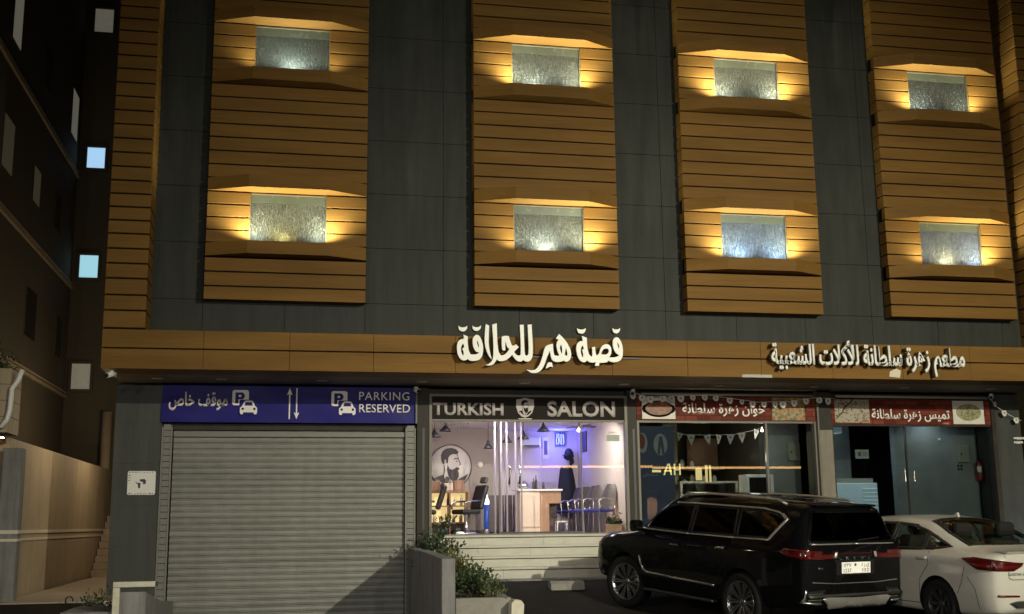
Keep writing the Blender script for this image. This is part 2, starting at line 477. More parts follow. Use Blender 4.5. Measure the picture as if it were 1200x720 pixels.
# ------------------------------------------------------------------ mesh building
class MB:
    def __init__(self):
        self.bm = bmesh.new()

    def box(self, x0, x1, y0, y1, z0, z1, mi=0):
        vs = [self.bm.verts.new(p) for p in ((x0, y0, z0), (x1, y0, z0), (x1, y1, z0), (x0, y1, z0), (x0, y0, z1), (x1, y0, z1), (x1, y1, z1), (x0, y1, z1))]
        for q in ((0, 3, 2, 1), (4, 5, 6, 7), (0, 1, 5, 4), (1, 2, 6, 5), (2, 3, 7, 6), (3, 0, 4, 7)):
            self.bm.faces.new([vs[i] for i in q]).material_index = mi
        return self

    def bbox(self, x0, x1, y0, y1, z0, z1, b=0.02, seg=2, mi=0):
        """bevelled box"""
        t = bmesh.new()
        bmesh.ops.create_cube(t, size=1)
        for v in t.verts:
            v.co = Vector((x0 + (v.co.x + .5) * (x1 - x0), y0 + (v.co.y + .5) * (y1 - y0), z0 + (v.co.z + .5) * (z1 - z0)))
        bmesh.ops.bevel(t, geom=list(t.edges), offset=b, segments=seg, profile=0.5, affect='EDGES')
        self.merge(t, mi)
        return self

    def merge(self, t, mi=0, matrix=None):
        mp = {}
        for v in t.verts:
            mp[v] = self.bm.verts.new(matrix @ v.co if matrix else v.co)
        for f in t.faces:
            try:
                nf = self.bm.faces.new([mp[v] for v in f.verts])
                nf.material_index = mi
                nf.smooth = f.smooth
            except ValueError:
                pass
        t.free()
        return self

    def tube(self, pts, r, n=10, cap=True, mi=0, smooth=True):
        """round bar along a path; r a number or one per point"""
        pts = [Vector(p) for p in pts]
        rs = r if isinstance(r, (list, tuple)) else [r] * len(pts)
        rings = []
        ref = None
        for i, p in enumerate(pts):
            d = (pts[min(i + 1, len(pts) - 1)] - pts[max(i - 1, 0)]).normalized()
            if ref is None or abs(ref.dot(d)) > 0.98:
                ref = Vector((0, 0, 1)) if abs(d.z) < 0.9 else Vector((1, 0, 0))
            a = d.cross(ref).normalized()
            b = d.cross(a).normalized()
            ref = -b if False else ref
            rings.append([self.bm.verts.new(p + (a * math.cos(2 * PI * k / n) + b * math.sin(2 * PI * k / n)) * rs[i]) for k in range(n)])
        for i in range(len(rings) - 1):
            for k in range(n):
                f = self.bm.faces.new((rings[i][k], rings[i][(k + 1) % n], rings[i + 1][(k + 1) % n], rings[i + 1][k]))
                f.smooth = smooth
                f.material_index = mi
        if cap:
            for ring in (rings[0][::-1], rings[-1]):
                f = self.bm.faces.new(ring)
                f.material_index = mi
        return self

    def lathe(self, prof, n=24, axis='z', centre=(0, 0, 0), mi=0, smooth=True, cap=True):
        """profile of (radius, height) turned about an axis"""
        c = Vector(centre)
        rings = []
        for (r, h) in prof:
            ring = []
            for k in range(n):
                a = 2 * PI * k / n
                u, v = r * math.cos(a), r * math.sin(a)
                p = {'z': Vector((u, v, h)), 'y': Vector((u, h, v)), 'x': Vector((h, u, v))}[axis]
                ring.append(self.bm.verts.new(c + p))
            rings.append(ring)
        for i in range(len(rings) - 1):
            for k in range(n):
                f = self.bm.faces.new((rings[i][k], rings[i][(k + 1) % n], rings[i + 1][(k + 1) % n], rings[i + 1][k]))
                f.smooth = smooth
                f.material_index = mi
        for ring in ((rings[0], rings[-1]) if cap else ()):
            if (ring[0].co - ring[n // 2].co).length > 1e-4:
                f = self.bm.faces.new(ring)
                f.material_index = mi
        return self

    def prism(self, poly, axis, a, b, mi=0, holes=()):
        """2-D outline (in the two other axes) extruded from a to b along an axis"""
        def P(u, v, w):
            return {'x': (w, u, v), 'y': (u, w, v), 'z': (u, v, w)}[axis]
        loops = [list(poly)] + [list(h) for h in holes]
        flat = [p for l in loops for p in l]
        tris = tessellate_polygon([[Vector((p[0], p[1], 0)) for p in l] for l in loops])
        va = [self.bm.verts.new(P(p[0], p[1], a)) for p in flat]
        vb = [self.bm.verts.new(P(p[0], p[1], b)) for p in flat]
        for t in tris:
            for vs in (va, vb):
                try:
                    self.bm.faces.new([vs[i] for i in t]).material_index = mi
                except ValueError:
                    pass
        k = 0
        for l in loops:
            n = len(l)
            for i in range(n):
                j = (i + 1) % n
                try:
                    self.bm.faces.new((va[k + i], va[k + j], vb[k + j], vb[k + i])).material_index = mi
                except ValueError:
                    pass
            k += n
        return self

    def grid(self, fn, nu, nv, mi=0, smooth=True):
        vs = [[self.bm.verts.new(fn(i / nu, j / nv)) for j in range(nv + 1)] for i in range(nu + 1)]
        for i in range(nu):
            for j in range(nv):
                f = self.bm.faces.new((vs[i][j], vs[i + 1][j], vs[i + 1][j + 1], vs[i][j + 1]))
                f.smooth = smooth
                f.material_index = mi
        return self

    def build(self, name, material, parent=None, recalc=True, bevel=0.0):
        bm = self.bm
        if recalc:
            bmesh.ops.recalc_face_normals(bm, faces=list(bm.faces))
        if bevel:
            bmesh.ops.bevel(bm, geom=[e for e in bm.edges if len(e.link_faces) == 2 and e.calc_face_angle(0) > 0.6],
                            offset=bevel, segments=2, profile=0.5, affect='EDGES')
        me = bpy.data.meshes.new(name)
        mats = material if isinstance(material, (list, tuple)) else [material]
        for x in mats:
            me.materials.append(M[x] if isinstance(x, str) else x)
        o = bpy.data.objects.new(name, me)
        COL.objects.link(o)
        if parent is not None:
            o.parent = parent
            bm.transform(world_of(parent).inverted())
        bm.to_mesh(me)
        bm.free()
        return o


def tag(o, label=None, cat=None, group=None, kind=None):
    if label:
        o['label'] = label
    if cat:
        o['category'] = cat
    if group:
        o['group'] = group
    if kind:
        o['kind'] = kind
    return o


def thing(name, label, cat, loc=(0, 0, 0), rotz=0.0, group=None):
    o = bpy.data.objects.new(name, None)
    o.empty_display_size = 0.2
    COL.objects.link(o)
    o.matrix_basis = Matrix.Translation(Vector(loc)) @ Matrix.Rotation(rotz, 4, 'Z')
    return tag(o, label, cat, group)


def copy_tree(o, parent=None):
    c = o.copy()
    COL.objects.link(c)
    if parent is not None:
        c.parent = parent
    for ch in list(o.children):
        copy_tree(ch, c)
    return c


def place(o, loc, rotz=0.0, s=1.0):
    o.matrix_basis = Matrix.Translation(Vector(loc)) @ Matrix.Rotation(rotz, 4, 'Z') @ Matrix.Scale(s, 4)
    return o


# ------------------------------------------------------------------ lettering
AR = {  # isolated, final, initial, medial presentation forms
    'ا': 'ﺍﺎ', 'أ': 'ﺃﺄ', 'ب': 'ﺏﺐﺑﺒ', 'ة': 'ﺓﺔ', 'ت': 'ﺕﺖﺗﺘ', 'ح': 'ﺡﺢﺣﺤ', 'خ': 'ﺥﺦﺧﺨ', 'ر': 'ﺭﺮ', 'ز': 'ﺯﺰ',
    'س': 'ﺱﺲﺳﺴ', 'ش': 'ﺵﺶﺷﺸ', 'ص': 'ﺹﺺﺻﺼ', 'ط': 'ﻁﻂﻃﻄ', 'ع': 'ﻉﻊﻋﻌ', 'ف': 'ﻑﻒﻓﻔ', 'ق': 'ﻕﻖﻗﻘ', 'ك': 'ﻙﻚﻛﻜ',
    'ل': 'ﻝﻞﻟﻠ', 'م': 'ﻡﻢﻣﻤ', 'ن': 'ﻥﻦﻧﻨ', 'ه': 'ﻩﻪﻫﻬ', 'و': 'ﻭﻮ', 'ي': 'ﻱﻲﻳﻴ', 'د': 'ﺩﺪ', 'لا': 'ﻻﻼ', 'لأ': 'ﻷﻸ'}


def shape_arabic(s):
    """joined letter forms, written out from left to right"""
    words = []
    for w in s.split(' '):
        units, i = [], 0
        while i < len(w):
            if w[i] == 'ل' and i + 1 < len(w) and w[i + 1] in 'اأ':
                units.append(w[i:i + 2])
                i += 2
            else:
                units.append(w[i])
                i += 1
        out = []
        for k, u in enumerate(units):
            if u not in AR:
                out.append(u)
                continue
            forms = AR[u]
            prev = k > 0 and units[k - 1] in AR and len(AR[units[k - 1]]) == 4
            nxt = k + 1 < len(units) and units[k + 1] in AR and len(forms) == 4
            out.append(forms[3] if prev and nxt else forms[1] if prev else forms[2] if nxt else forms[0])
        words.append(''.join(out[::-1]))
    return ' '.join(words[::-1])


def text_mesh(s, x0, x1, z0, z1, y, depth=0.004, bold=0.0, bevel=0.0, spacing=1.0, res=3):
    """bmesh of lettering filling the rectangle x0..x1, z0..z1, its back at y and its face at y - depth"""
    c = bpy.data.curves.new('lettering', 'FONT')
    c.body = s
    c.size = 1.0
    c.offset = bold
    c.space_character = spacing
    c.resolution_u = res
    o = bpy.data.objects.new('lettering', c)
    COL.objects.link(o)
    bpy.context.view_layer.update()
    dg = bpy.context.evaluated_depsgraph_get()
    me = bpy.data.meshes.new_from_object(o.evaluated_get(dg))
    bpy.data.objects.remove(o)
    bm = bmesh.new()
    bm.from_mesh(me)
    bpy.data.meshes.remove(me)
    bpy.data.curves.remove(c)
    bmesh.ops.remove_doubles(bm, verts=list(bm.verts), dist=1e-5)
    xs = [v.co.x for v in bm.verts]
    ys = [v.co.y for v in bm.verts]
    ax, ay = min(xs), min(ys)
    sx = (x1 - x0) / (max(xs) - ax)
    sz = (z1 - z0) / (max(ys) - ay)
    for v in bm.verts:
        v.co = Vector((x0 + (v.co.x - ax) * sx, y - depth, z0 + (v.co.y - ay) * sz))
    for f in bm.faces:
        f.material_index = 0
    if depth > 0.001:
        front = list(bm.faces)
        r = bmesh.ops.extrude_face_region(bm, geom=front, use_keep_orig=True)
        moved = {g for g in r['geom'] if isinstance(g, bmesh.types.BMVert)}
        for v in moved:
            v.co.y = y
        fs = set(front)
        for f in bm.faces:
            if f not in fs:
                f.material_index = 1
    return bm


def text(name, s, x0, x1, z0, z1, y, material, parent=None, depth=0.004, bold=0.0, side=None, arabic=False, spacing=1.0):
    b = MB()
    b.bm.free()
    b.bm = text_mesh(shape_arabic(s) if arabic else s, x0, x1, z0, z1, y, depth, bold, spacing=spacing)
    return b.build(name, [material, side or material], parent)

# ================================================================== GROUND
def ground_height(x, y):
    t = max(0.0, min(1.0, (y - 14.5) / 5.5))
    if x > 2.40:
        k = max(0.0, min(1.0, (x - 7.7) / .6)) * max(0.0, min(1.0, (y - 11) / 2.0)) * max(0.0, min(1.0, (20.1 - y) / 2.0))
        if y < 15.3:
            return 0.09 * k
        if y < 18.3:
            return 0.17 * (y - 15.3) / 3.0 + 0.09 * k
        return min(0.50, 0.17 + 0.33 * (y - 18.3) / 1.8 + .09 * k)
    if x < -2.30:
        return 0.30 * t
    return -0.62 * max(0.0, min(1.0, (y - 15.0) / 6.6))


def build_ground():
    m = MB()
    xs = [-60, -30, -15, -10, -7, -5, -4, -3, -2.31, -2.29, -1, 0, 1, 2.39, 2.41, 3, 4, 5, 6, 7.7, 8.0, 8.3, 10, 12, 15, 20, 30, 60]
    ys = [-60, -30, -14, -8, -3, 0, 4, 8, 11, 13, 14, 14.5, 15, 15.3, 15.5, 16, 17, 18, 18.3, 19, 19.5, 20, 20.1, 20.5, 21.2, 21.8, 24, 28, 33, 60]
    v = [[m.bm.verts.new((x, y, ground_height(x, y))) for y in ys] for x in xs]
    for i in range(len(xs) - 1):
        for j in range(len(ys) - 1):
            m.bm.faces.new((v[i][j], v[i + 1][j], v[i + 1][j + 1], v[i][j + 1]))
    return tag(m.build('ground', 'asphalt'), kind='structure')


build_ground()
m = MB()
m.box(-4.52, -2.40, 20.2, 33.0, 0.20, 0.325)
tag(m.build('alley_path', 'paving', bevel=0.01), kind='structure')
m = MB()
m.box(2.56, 15.25, 20.15, 21.72, 0.30, 0.53)
tag(m.build('shop_pavement', 'concrete'), kind='structure')

# ================================================================== STREET LAMP (out of frame, lights the front)
t = thing('street_lamp', 'tall grey street lamp with one lit head beside the parked cars', 'street lamp', (13.0, -6.9, 0))
m = MB()
m.tube([(13, -6.9, 0), (13, -6.9, 0.6)], 0.13)
m.tube([(13, -6.9, 0.6), (13, -6.9, 6.0), (13, -6.9, 8.6), (13, -6.7, 9.05), (13, -6.2, 9.2)], [.09, .065, .05, .05, .05])
m.build('pole', 'steel', t)
m = MB()
m.bbox(12.82, 13.18, -6.35, -5.65, 9.15, 9.30, 0.04)
hd = m.build('lamp_head', 'steel', t)
m = MB()
m.box(12.88, 13.12, -6.28, -5.75, 9.132, 9.146)
m.build('diffuser', 'lampglow', hd)
lamp('street_light', 'SPOT', (13.0, -6.0, 9.05), 27500, (1.0, 0.95, 0.74), t, 0.16, target=(9.0, 14.0, 0.0), angle=R(72), blend=1.0)
t = thing('street_lamp', 'second street lamp added further left to brighten the left sides of the cars', 'street lamp', (-14.0, 0.5, 0))
m = MB()
m.tube([(-14, 0.5, 0), (-14, 0.5, 0.6)], 0.13)
m.tube([(-14, 0.5, 0.6), (-14, 0.5, 6.6), (-13.8, 0.6, 7.05), (-13.3, 0.7, 7.2)], [.09, .05, .05, .05])
m.build('pole', 'steel', t)
m = MB()
m.bbox(-13.45, -12.75, 0.55, 0.9, 7.15, 7.30, 0.04)
hd = m.build('lamp_head', 'steel', t)
m = MB()
m.box(-13.38, -12.85, 0.6, 0.85, 7.132, 7.146)
m.build('diffuser', 'lampglow', hd)
lamp('street_light', 'SPOT', (-13.0, 0.75, 7.05), 5200, (1.0, 0.93, 0.80), t, 0.14, target=(5.5, 16.0, 0.6), angle=R(46), blend=1.0)  # added unseen lamp, narrow cone filling the left sides of the cars

# ================================================================== MAIN BUILDING
BL = thing('apartment_building', 'long building with orange plank panels and shops at street level', 'building', (6.0, 21.0, 0.0))
random.seed(3)
m = MB()
m.box(-3.03, 15.24, 20.56, 30.0, 4.30, 13.9)
m.build('upper_wall', 'clad_gap', BL)
m = MB()
xe = [-3.0, -1.505] + [-1.505 + 1.425 * k for k in range(1, 12)] + [15.2]
ze = [4.40] + [5.445 + 1.035 * k for k in range(9)]
ze[-1] = 13.85
for i in range(len(xe) - 1):
    for j in range(len(ze) - 1):
        d = random.uniform(-.0015, .0015)
        b = len(m.bm.verts)
        m.box(xe[i] + .004, xe[i + 1] - .004, 20.5 + d, 20.555, ze[j] + .004, ze[j + 1] - .004)
        m.bm.verts.ensure_lookup_table()
        for vv in m.bm.verts[b:]:
            if vv.co.y < 20.53:
                vv.co.y += random.uniform(-.0022, .0022)
m.build('wall_cladding', 'clad', BL)

ROWS = [5.392, 5.64, 5.90, 6.158, 6.42, 6.655, 6.89, 7.125, 7.36, 7.61, 7.864, 8.118, 8.373, 8.627, 8.881, 9.136, 9.39, 9.64,
        9.87, 10.10, 10.33, 10.56, 10.81] + [11.06 + .25 * k for k in range(11)]
PANELS = [(-1.48, 1.33), (3.31, 6.06), (7.395, 10.16), (11.60, 14.36)]
YP = 20.22


def ledge(L, wl, wr, Rr, z0, z1, depth):
    mm = MB()
    mm.prism([(L + .002, YP - .012), (wl, YP - depth), (wr, YP - depth), (Rr - .002, YP - .012), (Rr - .002, YP + .10), (L + .002, YP + .10)], 'z', z0 + .012, z1 - .012)
    return mm


# (x offset from window centre, power, colour) of the uplights in each window: lower, then upper
YEL = (1.0, .95, .66)
WHT = (.97, 1.0, .88)
BLU = (.70, .86, 1.0)
UP = {
    (0, 0): [(-.70, 1.0, YEL), (.70, 1.0, YEL), (-.1, .75, (1.0, .78, .32)), (-.55, .40, WHT), (.55, .45, WHT)],
    (0, 1): [(.0, 1.3, WHT), (-.72, .16, YEL), (.72, .14, YEL)],
    (1, 0): [(-.08, 1.5, WHT), (.74, 1.4, YEL), (-.72, .34, YEL)],
    (1, 1): [(-.70, .9, YEL), (.70, .9, YEL), (-.25, .8, WHT), (.5, .35, WHT)],
    (2, 0): [(-.70, .95, YEL), (.70, .9, YEL), (-.3, 1.0, BLU), (.45, .7, BLU)],
    (2, 1): [(-.70, 1.25, YEL), (.70, 1.2, YEL), (-.4, .5, WHT), (.5, .5, WHT)],
    (3, 0): [(-.10, 1.4, (1.0, .82, .38)), (.70, 1.1, YEL), (.5, .6, WHT), (-.72, .30, YEL)],
    (3, 1): [(-.70, .8, YEL), (.70, .55, YEL), (-.4, .55, WHT), (.45, .3, YEL)],
}
PANE_COL = {(0, 0): (.07, .08, .065), (2, 0): (.07, .095, .12), (3, 0): (.05, .065, .095), (3, 1): (.030, .038, .036), (0, 1): (.045, .058, .05)}
for pi, (L, Rr) in enumerate(PANELS):
    wl, wr = L + .745, L + .745 + 1.35
    m = MB()
    m.box(L + .03, wl - .03, YP + .03, 20.5, 5.41, 13.6)
    m.box(wr + .03, Rr - .03, YP + .03, 20.5, 5.41, 13.6)
    zz = [5.41, 6.42, 7.36, 9.64, 10.56, 13.6]
    for k in (0, 2, 4):
        m.box(wl - .03, wr + .03, YP + .03, 20.5, zz[k], zz[k + 1])
    core = m.build('cladding_panel', 'groove', BL)
    m = MB()
    for k in range(len(ROWS) - 1):
        z0, z1 = ROWS[k] + .0125, ROWS[k + 1] - .0125
        if ROWS[k] in (6.158, 9.39, 7.36, 10.56):
            continue
        win = 6.41 < ROWS[k] < 7.3 or 9.63 < ROWS[k] < 10.5
        if win:
            m.box(L, wl, YP, 20.48, z0, z1)
            m.box(wr, Rr, YP, 20.48, z0, z1)
        else:
            m.box(L, Rr, YP + random.uniform(-.004, .004), 20.48, z0, z1)
    m.build('planks', 'wood', core, bevel=0.006)
    for fl, (z0, z1) in enumerate(((6.42, 7.36), (9.64, 10.56))):
        ledge(L, wl - .02, wr + .02, Rr, z1, z1 + .25, .33).build('window_hood', 'wood', core)
        ledge(L, wl - .02, wr + .02, Rr, z0 - .255, z0, .30).build('window_ledge', 'wood', core)
        m = MB()
        m.box(wl + .012, wr - .012, YP + .075, YP + .095, z0 + .01, z1 - .175)
        pm = ripple_glass('rippled_pane', PANE_COL.get((pi, fl), (.066, .074, .060)))
        m.build('window_pane', pm, core)
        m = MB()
        m.box(wl + .012, wr - .012, YP + .072, YP + .095, z1 - .174, z1 - .01)  # separate lighter band standing in for the reflected hood
        m.build('hood_reflection_band', 'hoodreflection', core)
        m = MB()
        for (a, b) in ((wl, wl + .014), (wr - .014, wr)):
            m.box(a, b, YP + .02, YP + .074, z0 + .01, z1 - .03)
        m.box(wl, wr, YP + .03, YP + .07, z1 - .022, z1 - .006)
        m.build('window_frame', 'framedark', core)
        wc = (wl + wr) / 2
        for (dx, pw, colr) in UP[(pi, fl)]:
            edge = abs(dx) > .6
            lamp('window_uplight', 'SPOT', (wc + dx, YP - (.25 if edge else .13), z0 + .012), (150 if edge else 78) * pw, colr, core, 0.02,
                 target=(wc + dx, YP - (.16 if edge else -.06), z0 + 1.2), angle=R(150 if edge else 160), blend=1.0)

# corner piers of stacked planks
PR = [4.785, 5.09, 5.355, 5.64, 5.90, 6.158] + ROWS[4:]
for (x0, x1) in ((-3.06, -2.38), (14.57, 15.25)):
    m = MB()
    m.box(x0 + .03, x1 - .03, 19.83, 20.55, 4.77, 13.7)
    pr = m.build('corner_pier', 'groove', BL)
    m = MB()
    for k in range(len(PR) - 1):
        m.box(x0, x1, 19.8, 20.54, PR[k] + .0125, PR[k + 1] - .0125)
    m.build('planks', 'wood', pr, bevel=0.012)

# fascia band of two deep planks
m = MB()
m.box(-3.03, 15.22, 19.83, 20.54, 4.13, 4.755)
bd = m.build('fascia_band', 'groove', BL)
m = MB()
fx = [-3.06] + [0.02 + 1.435 * (k - 1) for k in range(0, 12)] + [15.25]
fx = sorted(set(round(a, 3) for a in fx))
for i in range(len(fx) - 1):
    for (z0, z1) in ((4.105, 4.437), (4.461, 4.767)):
        dy = random.uniform(-.002, .002)
        m.box(fx[i] + .0025, fx[i + 1] - .0025, 19.8 + dy, 20.53, z0, z1)
m.build('planks', 'wood', bd, bevel=0.004)

# soffit and dead downlights
m = MB()
sx = [-3.0, -.6, 1.8, 4.2, 6.6, 9.0, 11.4, 13.3, 15.2]
for i in range(8):
    m.box(sx[i] + .003, sx[i + 1] - .003, 19.84, 22.1, 4.106 if i % 2 else 4.1075, 4.125)
m.build('soffit', 'soffit', BL)
for x in (-2.27, -1.17, 0.61, 2.45, 4.40, 6.36, 8.29, 10.30, 12.24, 14.20):
    m = MB()
    m.lathe([(.045, 4.1), (.085, 4.094), (.105, 4.098), (.11, 4.104)], 20, centre=(x, 21.08, 0))
    m.lathe([(.0, 4.099), (.045, 4.0985)], 16, centre=(x, 21.08, 0))
    m.build('downlight', 'discwhite', BL)

# ground-floor piers
def tiled(x0, x1, y0, y1, z0, z1, rows, material, name='wall_pier'):
    mm = MB()
    n = max(1, round((z1 - z0) / rows))
    for k in range(n):
        a, b = z0 + (z1 - z0) * k / n, z0 + (z1 - z0) * (k + 1) / n
        mm.box(x0, x1, y0 + random.uniform(-.001, .001), y1, a + .003, b - .003)
    mm.box(x0 + .008, x1 - .008, y0 + .008, y1 - .01, z0 + .01, z1 - .01)
    return mm.build(name, material, BL)


tiled(-3.06, -2.245, 21.8, 22.6, -0.3, 4.1, .73, 'tile_grey')
tiled(2.44, 2.665, 21.74, 22.3, 0.3, 4.1, .70, 'tile_dark')
tiled(6.60, 6.79, 21.74, 22.3, 0.3, 4.1, .70, 'tile_dark')
tiled(14.66, 15.25, 21.74, 22.6, 0.3, 4.1, 1.03, 'tile_grey')
tiled(10.64, 10.93, 21.70, 22.3, 0.3, 3.30, .60, 'column_tan', 'wall_pier')
m = MB()
m.box(10.64, 10.93, 21.71, 22.3, 3.306, 4.1)
m.build('wall_pier', 'tile_dark', BL)
m = MB()
m.box(10.60, 10.635, 21.66, 22.0, 0.5, 3.9)
m.build('corner_trim', 'alu', BL)
for x in (2.56, 6.72):   # dark slots in the tiled piers
    m = MB()
    m.box(x - .022, x + .022, 21.732, 21.738, 1.4, 3.3)
    m.build('slot', 'black', BL)
m = MB()     # lintel wall above the openings
m.box(-2.245, 15.2, 21.90, 22.3, 3.95, 4.1)
m.build('lintel', 'tile_dark', BL)
m = MB()     # rear walls closing the shops
m.box(-3.0, 15.2, 28.0, 28.2, -.6, 4.1)
m.box(-3.0, -2.8, 22.6, 28.0, -.6, 4.1)
m.box(15.0, 15.2, 22.6, 28.0, -.6, 4.1)
m.build('rear_wall', 'intdark', BL)

# roller shutter of the parking bay
SH = MB()
prof = []
zb, zt, pitch = -0.62, 3.26, 0.1135
n = int((zt - zb) / pitch)
for k in range(n):
    z = zb + k * pitch
    j = random.uniform(-.004, .004)
    prof += [(0.004, z), (0.004, z + .008), (-.014 + j, z + .018), (-.020 + j, z + .056), (-.015 + j, z + .095), (.002, z + pitch - .006)]
prof.append((0.0, zb + n * pitch))
xs = [-2.03 + 4.25 * i / 24 for i in range(25)]
vs = [[SH.bm.verts.new((x, 21.93 + p[0] + .005 * math.sin(i * .9 + k * .021) * math.sin(k * .013 + 1) + .003 * math.sin(i * 2.3 + k * .4), p[1])) for k, p in enumerate(prof)] for i, x in enumerate(xs)]
for i in range(24):
    for k in range(len(prof) - 1):
        SH.bm.faces.new((vs[i][k], vs[i + 1][k], vs[i + 1][k + 1], vs[i][k + 1])).smooth = False
sh = SH.build('roller_shutter', 'shutter', BL)
m = MB()
m.box(-2.03, 2.22, 21.86, 21.92, 3.13, 3.22)
m.build('top_rail', 'rail', sh)
for (a, b) in ((-2.235, -2.045), (2.225, 2.425)):
    m = MB()
    z = -.62
    while z < 3.3:
        m.box(a + .032, b - .032, 21.815, 21.84, z + .006, z + .107)
        z += .1135
    m.box(a + .005, b - .005, 21.845, 21.96, -.62, 3.34, 1)
    m.box(a, a + .03, 21.80, 21.838, -.62, 3.30)
    m.box(b - .03, b, 21.80, 21.838, -.62, 3.30)
    m.build('shutter_guide', ['rail', 'tile_grey'], BL)
m = MB()
m.box(-2.24, 2.43, 21.97, 22.1, 3.26, 4.0)
m.build('shutter_housing', 'tile_dark', BL)

# ---- salon front
m = MB()
m.box(2.67, 2.72, 21.72, 21.84, 1.28, 3.95)
m.box(6.54, 6.595, 21.72, 21.84, 1.28, 3.95)
m.box(2.72, 6.54, 21.72, 21.84, 3.905, 3.95)
m.box(2.72, 6.54, 21.75, 21.84, 3.435, 3.47)
m.box(2.72, 6.54, 21.76, 21.83, 1.265, 1.30)
for x in (4.03, 5.66):
    m.box(x - .012, x + .012, 21.77, 21.82, 1.30, 3.435)
m.build('salon_frame', 'alu', BL)
m = MB()
m.box(4.045, 5.645, 21.775, 21.83, 1.302, 1.335)
m.build('door_threshold', 'black', BL)
for (a, b) in ((2.722, 4.016), (4.044, 4.84), (4.86, 5.646), (5.674, 6.538)):
    m = MB()
    m.box(a, b, 21.79, 21.80, 1.302, 3.434)
    g = m.build('glass_pane', 'shopglass', BL)
    if 4.0 < a < 4.9:
        hm = MB()
        hx = 4.22 if a < 4.5 else 4.42
        hm.tube([(hx, 21.74, 2.18), (hx - .01, 21.72, 2.25), (hx, 21.73, 2.38), (hx + .012, 21.72, 2.5), (hx, 21.74, 2.58)], [.014, .022, .016, .024, .012], 8)
        for zz in (2.2, 2.56):
            hm.tube([(hx, 21.735, zz), (hx, 21.79, zz)], .01, 8)
        hm.build('door_handle', 'chrome', g)

# salon room
m = MB()
m.box(2.5, 6.62, 21.85, 27.9, 1.10, 1.279)
m.build('salon_floor', 'sfloor', BL)
m = MB()
m.box(2.5, 6.62, 21.92, 27.9, 3.56, 3.75)
m.build('salon_ceiling', 'ceil', BL)
m = MB()
m.box(2.50, 4.49, 25.0, 25.2, 1.28, 3.56)
m.box(2.50, 2.62, 21.9, 25.0, 1.28, 3.56)
m.build('salon_feature_wall', 'taupe', BL)
m = MB()
m.box(4.49, 6.56, 25.6, 25.8, 1.28, 3.56)
m.box(4.46, 4.49, 25.21, 25.6, 1.28, 3.56)
m.box(6.56, 6.66, 21.9, 25.8, 1.28, 3.56)
m.build('salon_wall', 'creamwall', BL)
m = MB()
m.box(4.6, 5.9, 25.583, 25.598, 1.28, 1.36)
m.box(2.62, 4.46, 24.985, 24.998, 1.28, 1.36)
m.build('skirting', 'wicker', BL)

# ---- restaurant fronts
m = MB()
m.box(6.795, 6.84, 21.74, 21.86, 0.53, 3.47)
m.box(10.56, 10.60, 21.74, 21.86, 0.53, 3.47)
m.box(9.50, 9.54, 21.76, 21.84, 0.53, 3.43)
m.box(6.84, 10.56, 21.76, 21.86, 3.43, 3.47)
m.build('restaurant_frame', 'alu', BL)
for (a, b) in ((6.842, 9.498), (9.542, 10.558)):
    m = MB()
    m.box(a, b, 21.795, 21.805, 0.53, 3.428)
    m.build('glass_pane', 'dustyglass', BL)
m = MB()
m.box(10.935, 10.975, 21.74, 21.86, 0.53, 3.42)
m.box(12.585, 12.61, 21.77, 21.83, 0.53, 3.42)
m.box(14.56, 14.66, 21.70, 21.95, 0.53, 4.09)
m.box(10.975, 14.56, 21.76, 21.86, 3.385, 3.42)
m.build('takeaway_frame', 'tile_dark', BL)
for (a, b) in ((10.977, 12.584), (12.611, 14.558)):
    m = MB()
    m.box(a, b, 21.795, 21.805, 0.53, 3.384)
    g = m.build('glass_pane', 'dustyglass', BL)
    hx = 12.50 if a < 11.5 else 12.70
    hm = MB()
    hm.tube([(hx, 21.72, 2.17), (hx, 21.715, 2.26), (hx, 21.73, 2.34), (hx, 21.715, 2.44), (hx, 21.72, 2.50)], [.012, .02, .012, .02, .012], 8)
    for zz in (2.2, 2.47):
        hm.tube([(hx, 21.72, zz), (hx, 21.795, zz)], .01, 8)
    hm.build('door_handle', 'chrome', g)
m = MB()
m.box(6.70, 14.7, 21.86, 27.9, 0.30, 0.545)
m.build('restaurant_floor', 'sfloor', BL)
m = MB()
m.box(6.70, 14.7, 22.1, 27.9, 3.75, 3.95)
m.build('restaurant_ceiling', 'intdark', BL)
m = MB()
m.box(6.70, 9.72, 25.4, 25.6, .55, 3.75)
m.box(9.72, 9.84, 22.62, 25.6, .55, 3.75)
m.box(10.9, 10.98, 22.0, 24.6, .55, 3.75)
m.build('restaurant_dark_wall', 'intdark', BL)
m = MB()
m.box(9.84, 10.62, 22.62, 22.8, .55, 3.75)
m.box(12.70, 14.62, 22.42, 22.6, .55, 3.75)
m.box(10.98, 12.70, 24.4, 24.6, .55, 3.75)
m.build('restaurant_wall', 'intgrey', BL)

# white strip light tube housing along the top of the banners
m = MB()
m.tube([(6.9, 21.70, 3.99), (10.55, 21.70, 3.985)], .022, 8)
m.tube([(11.05, 21.70, 3.985), (14.5, 21.70, 3.98)], .028, 8)
m.build('conduit', 'boxgrey', BL)

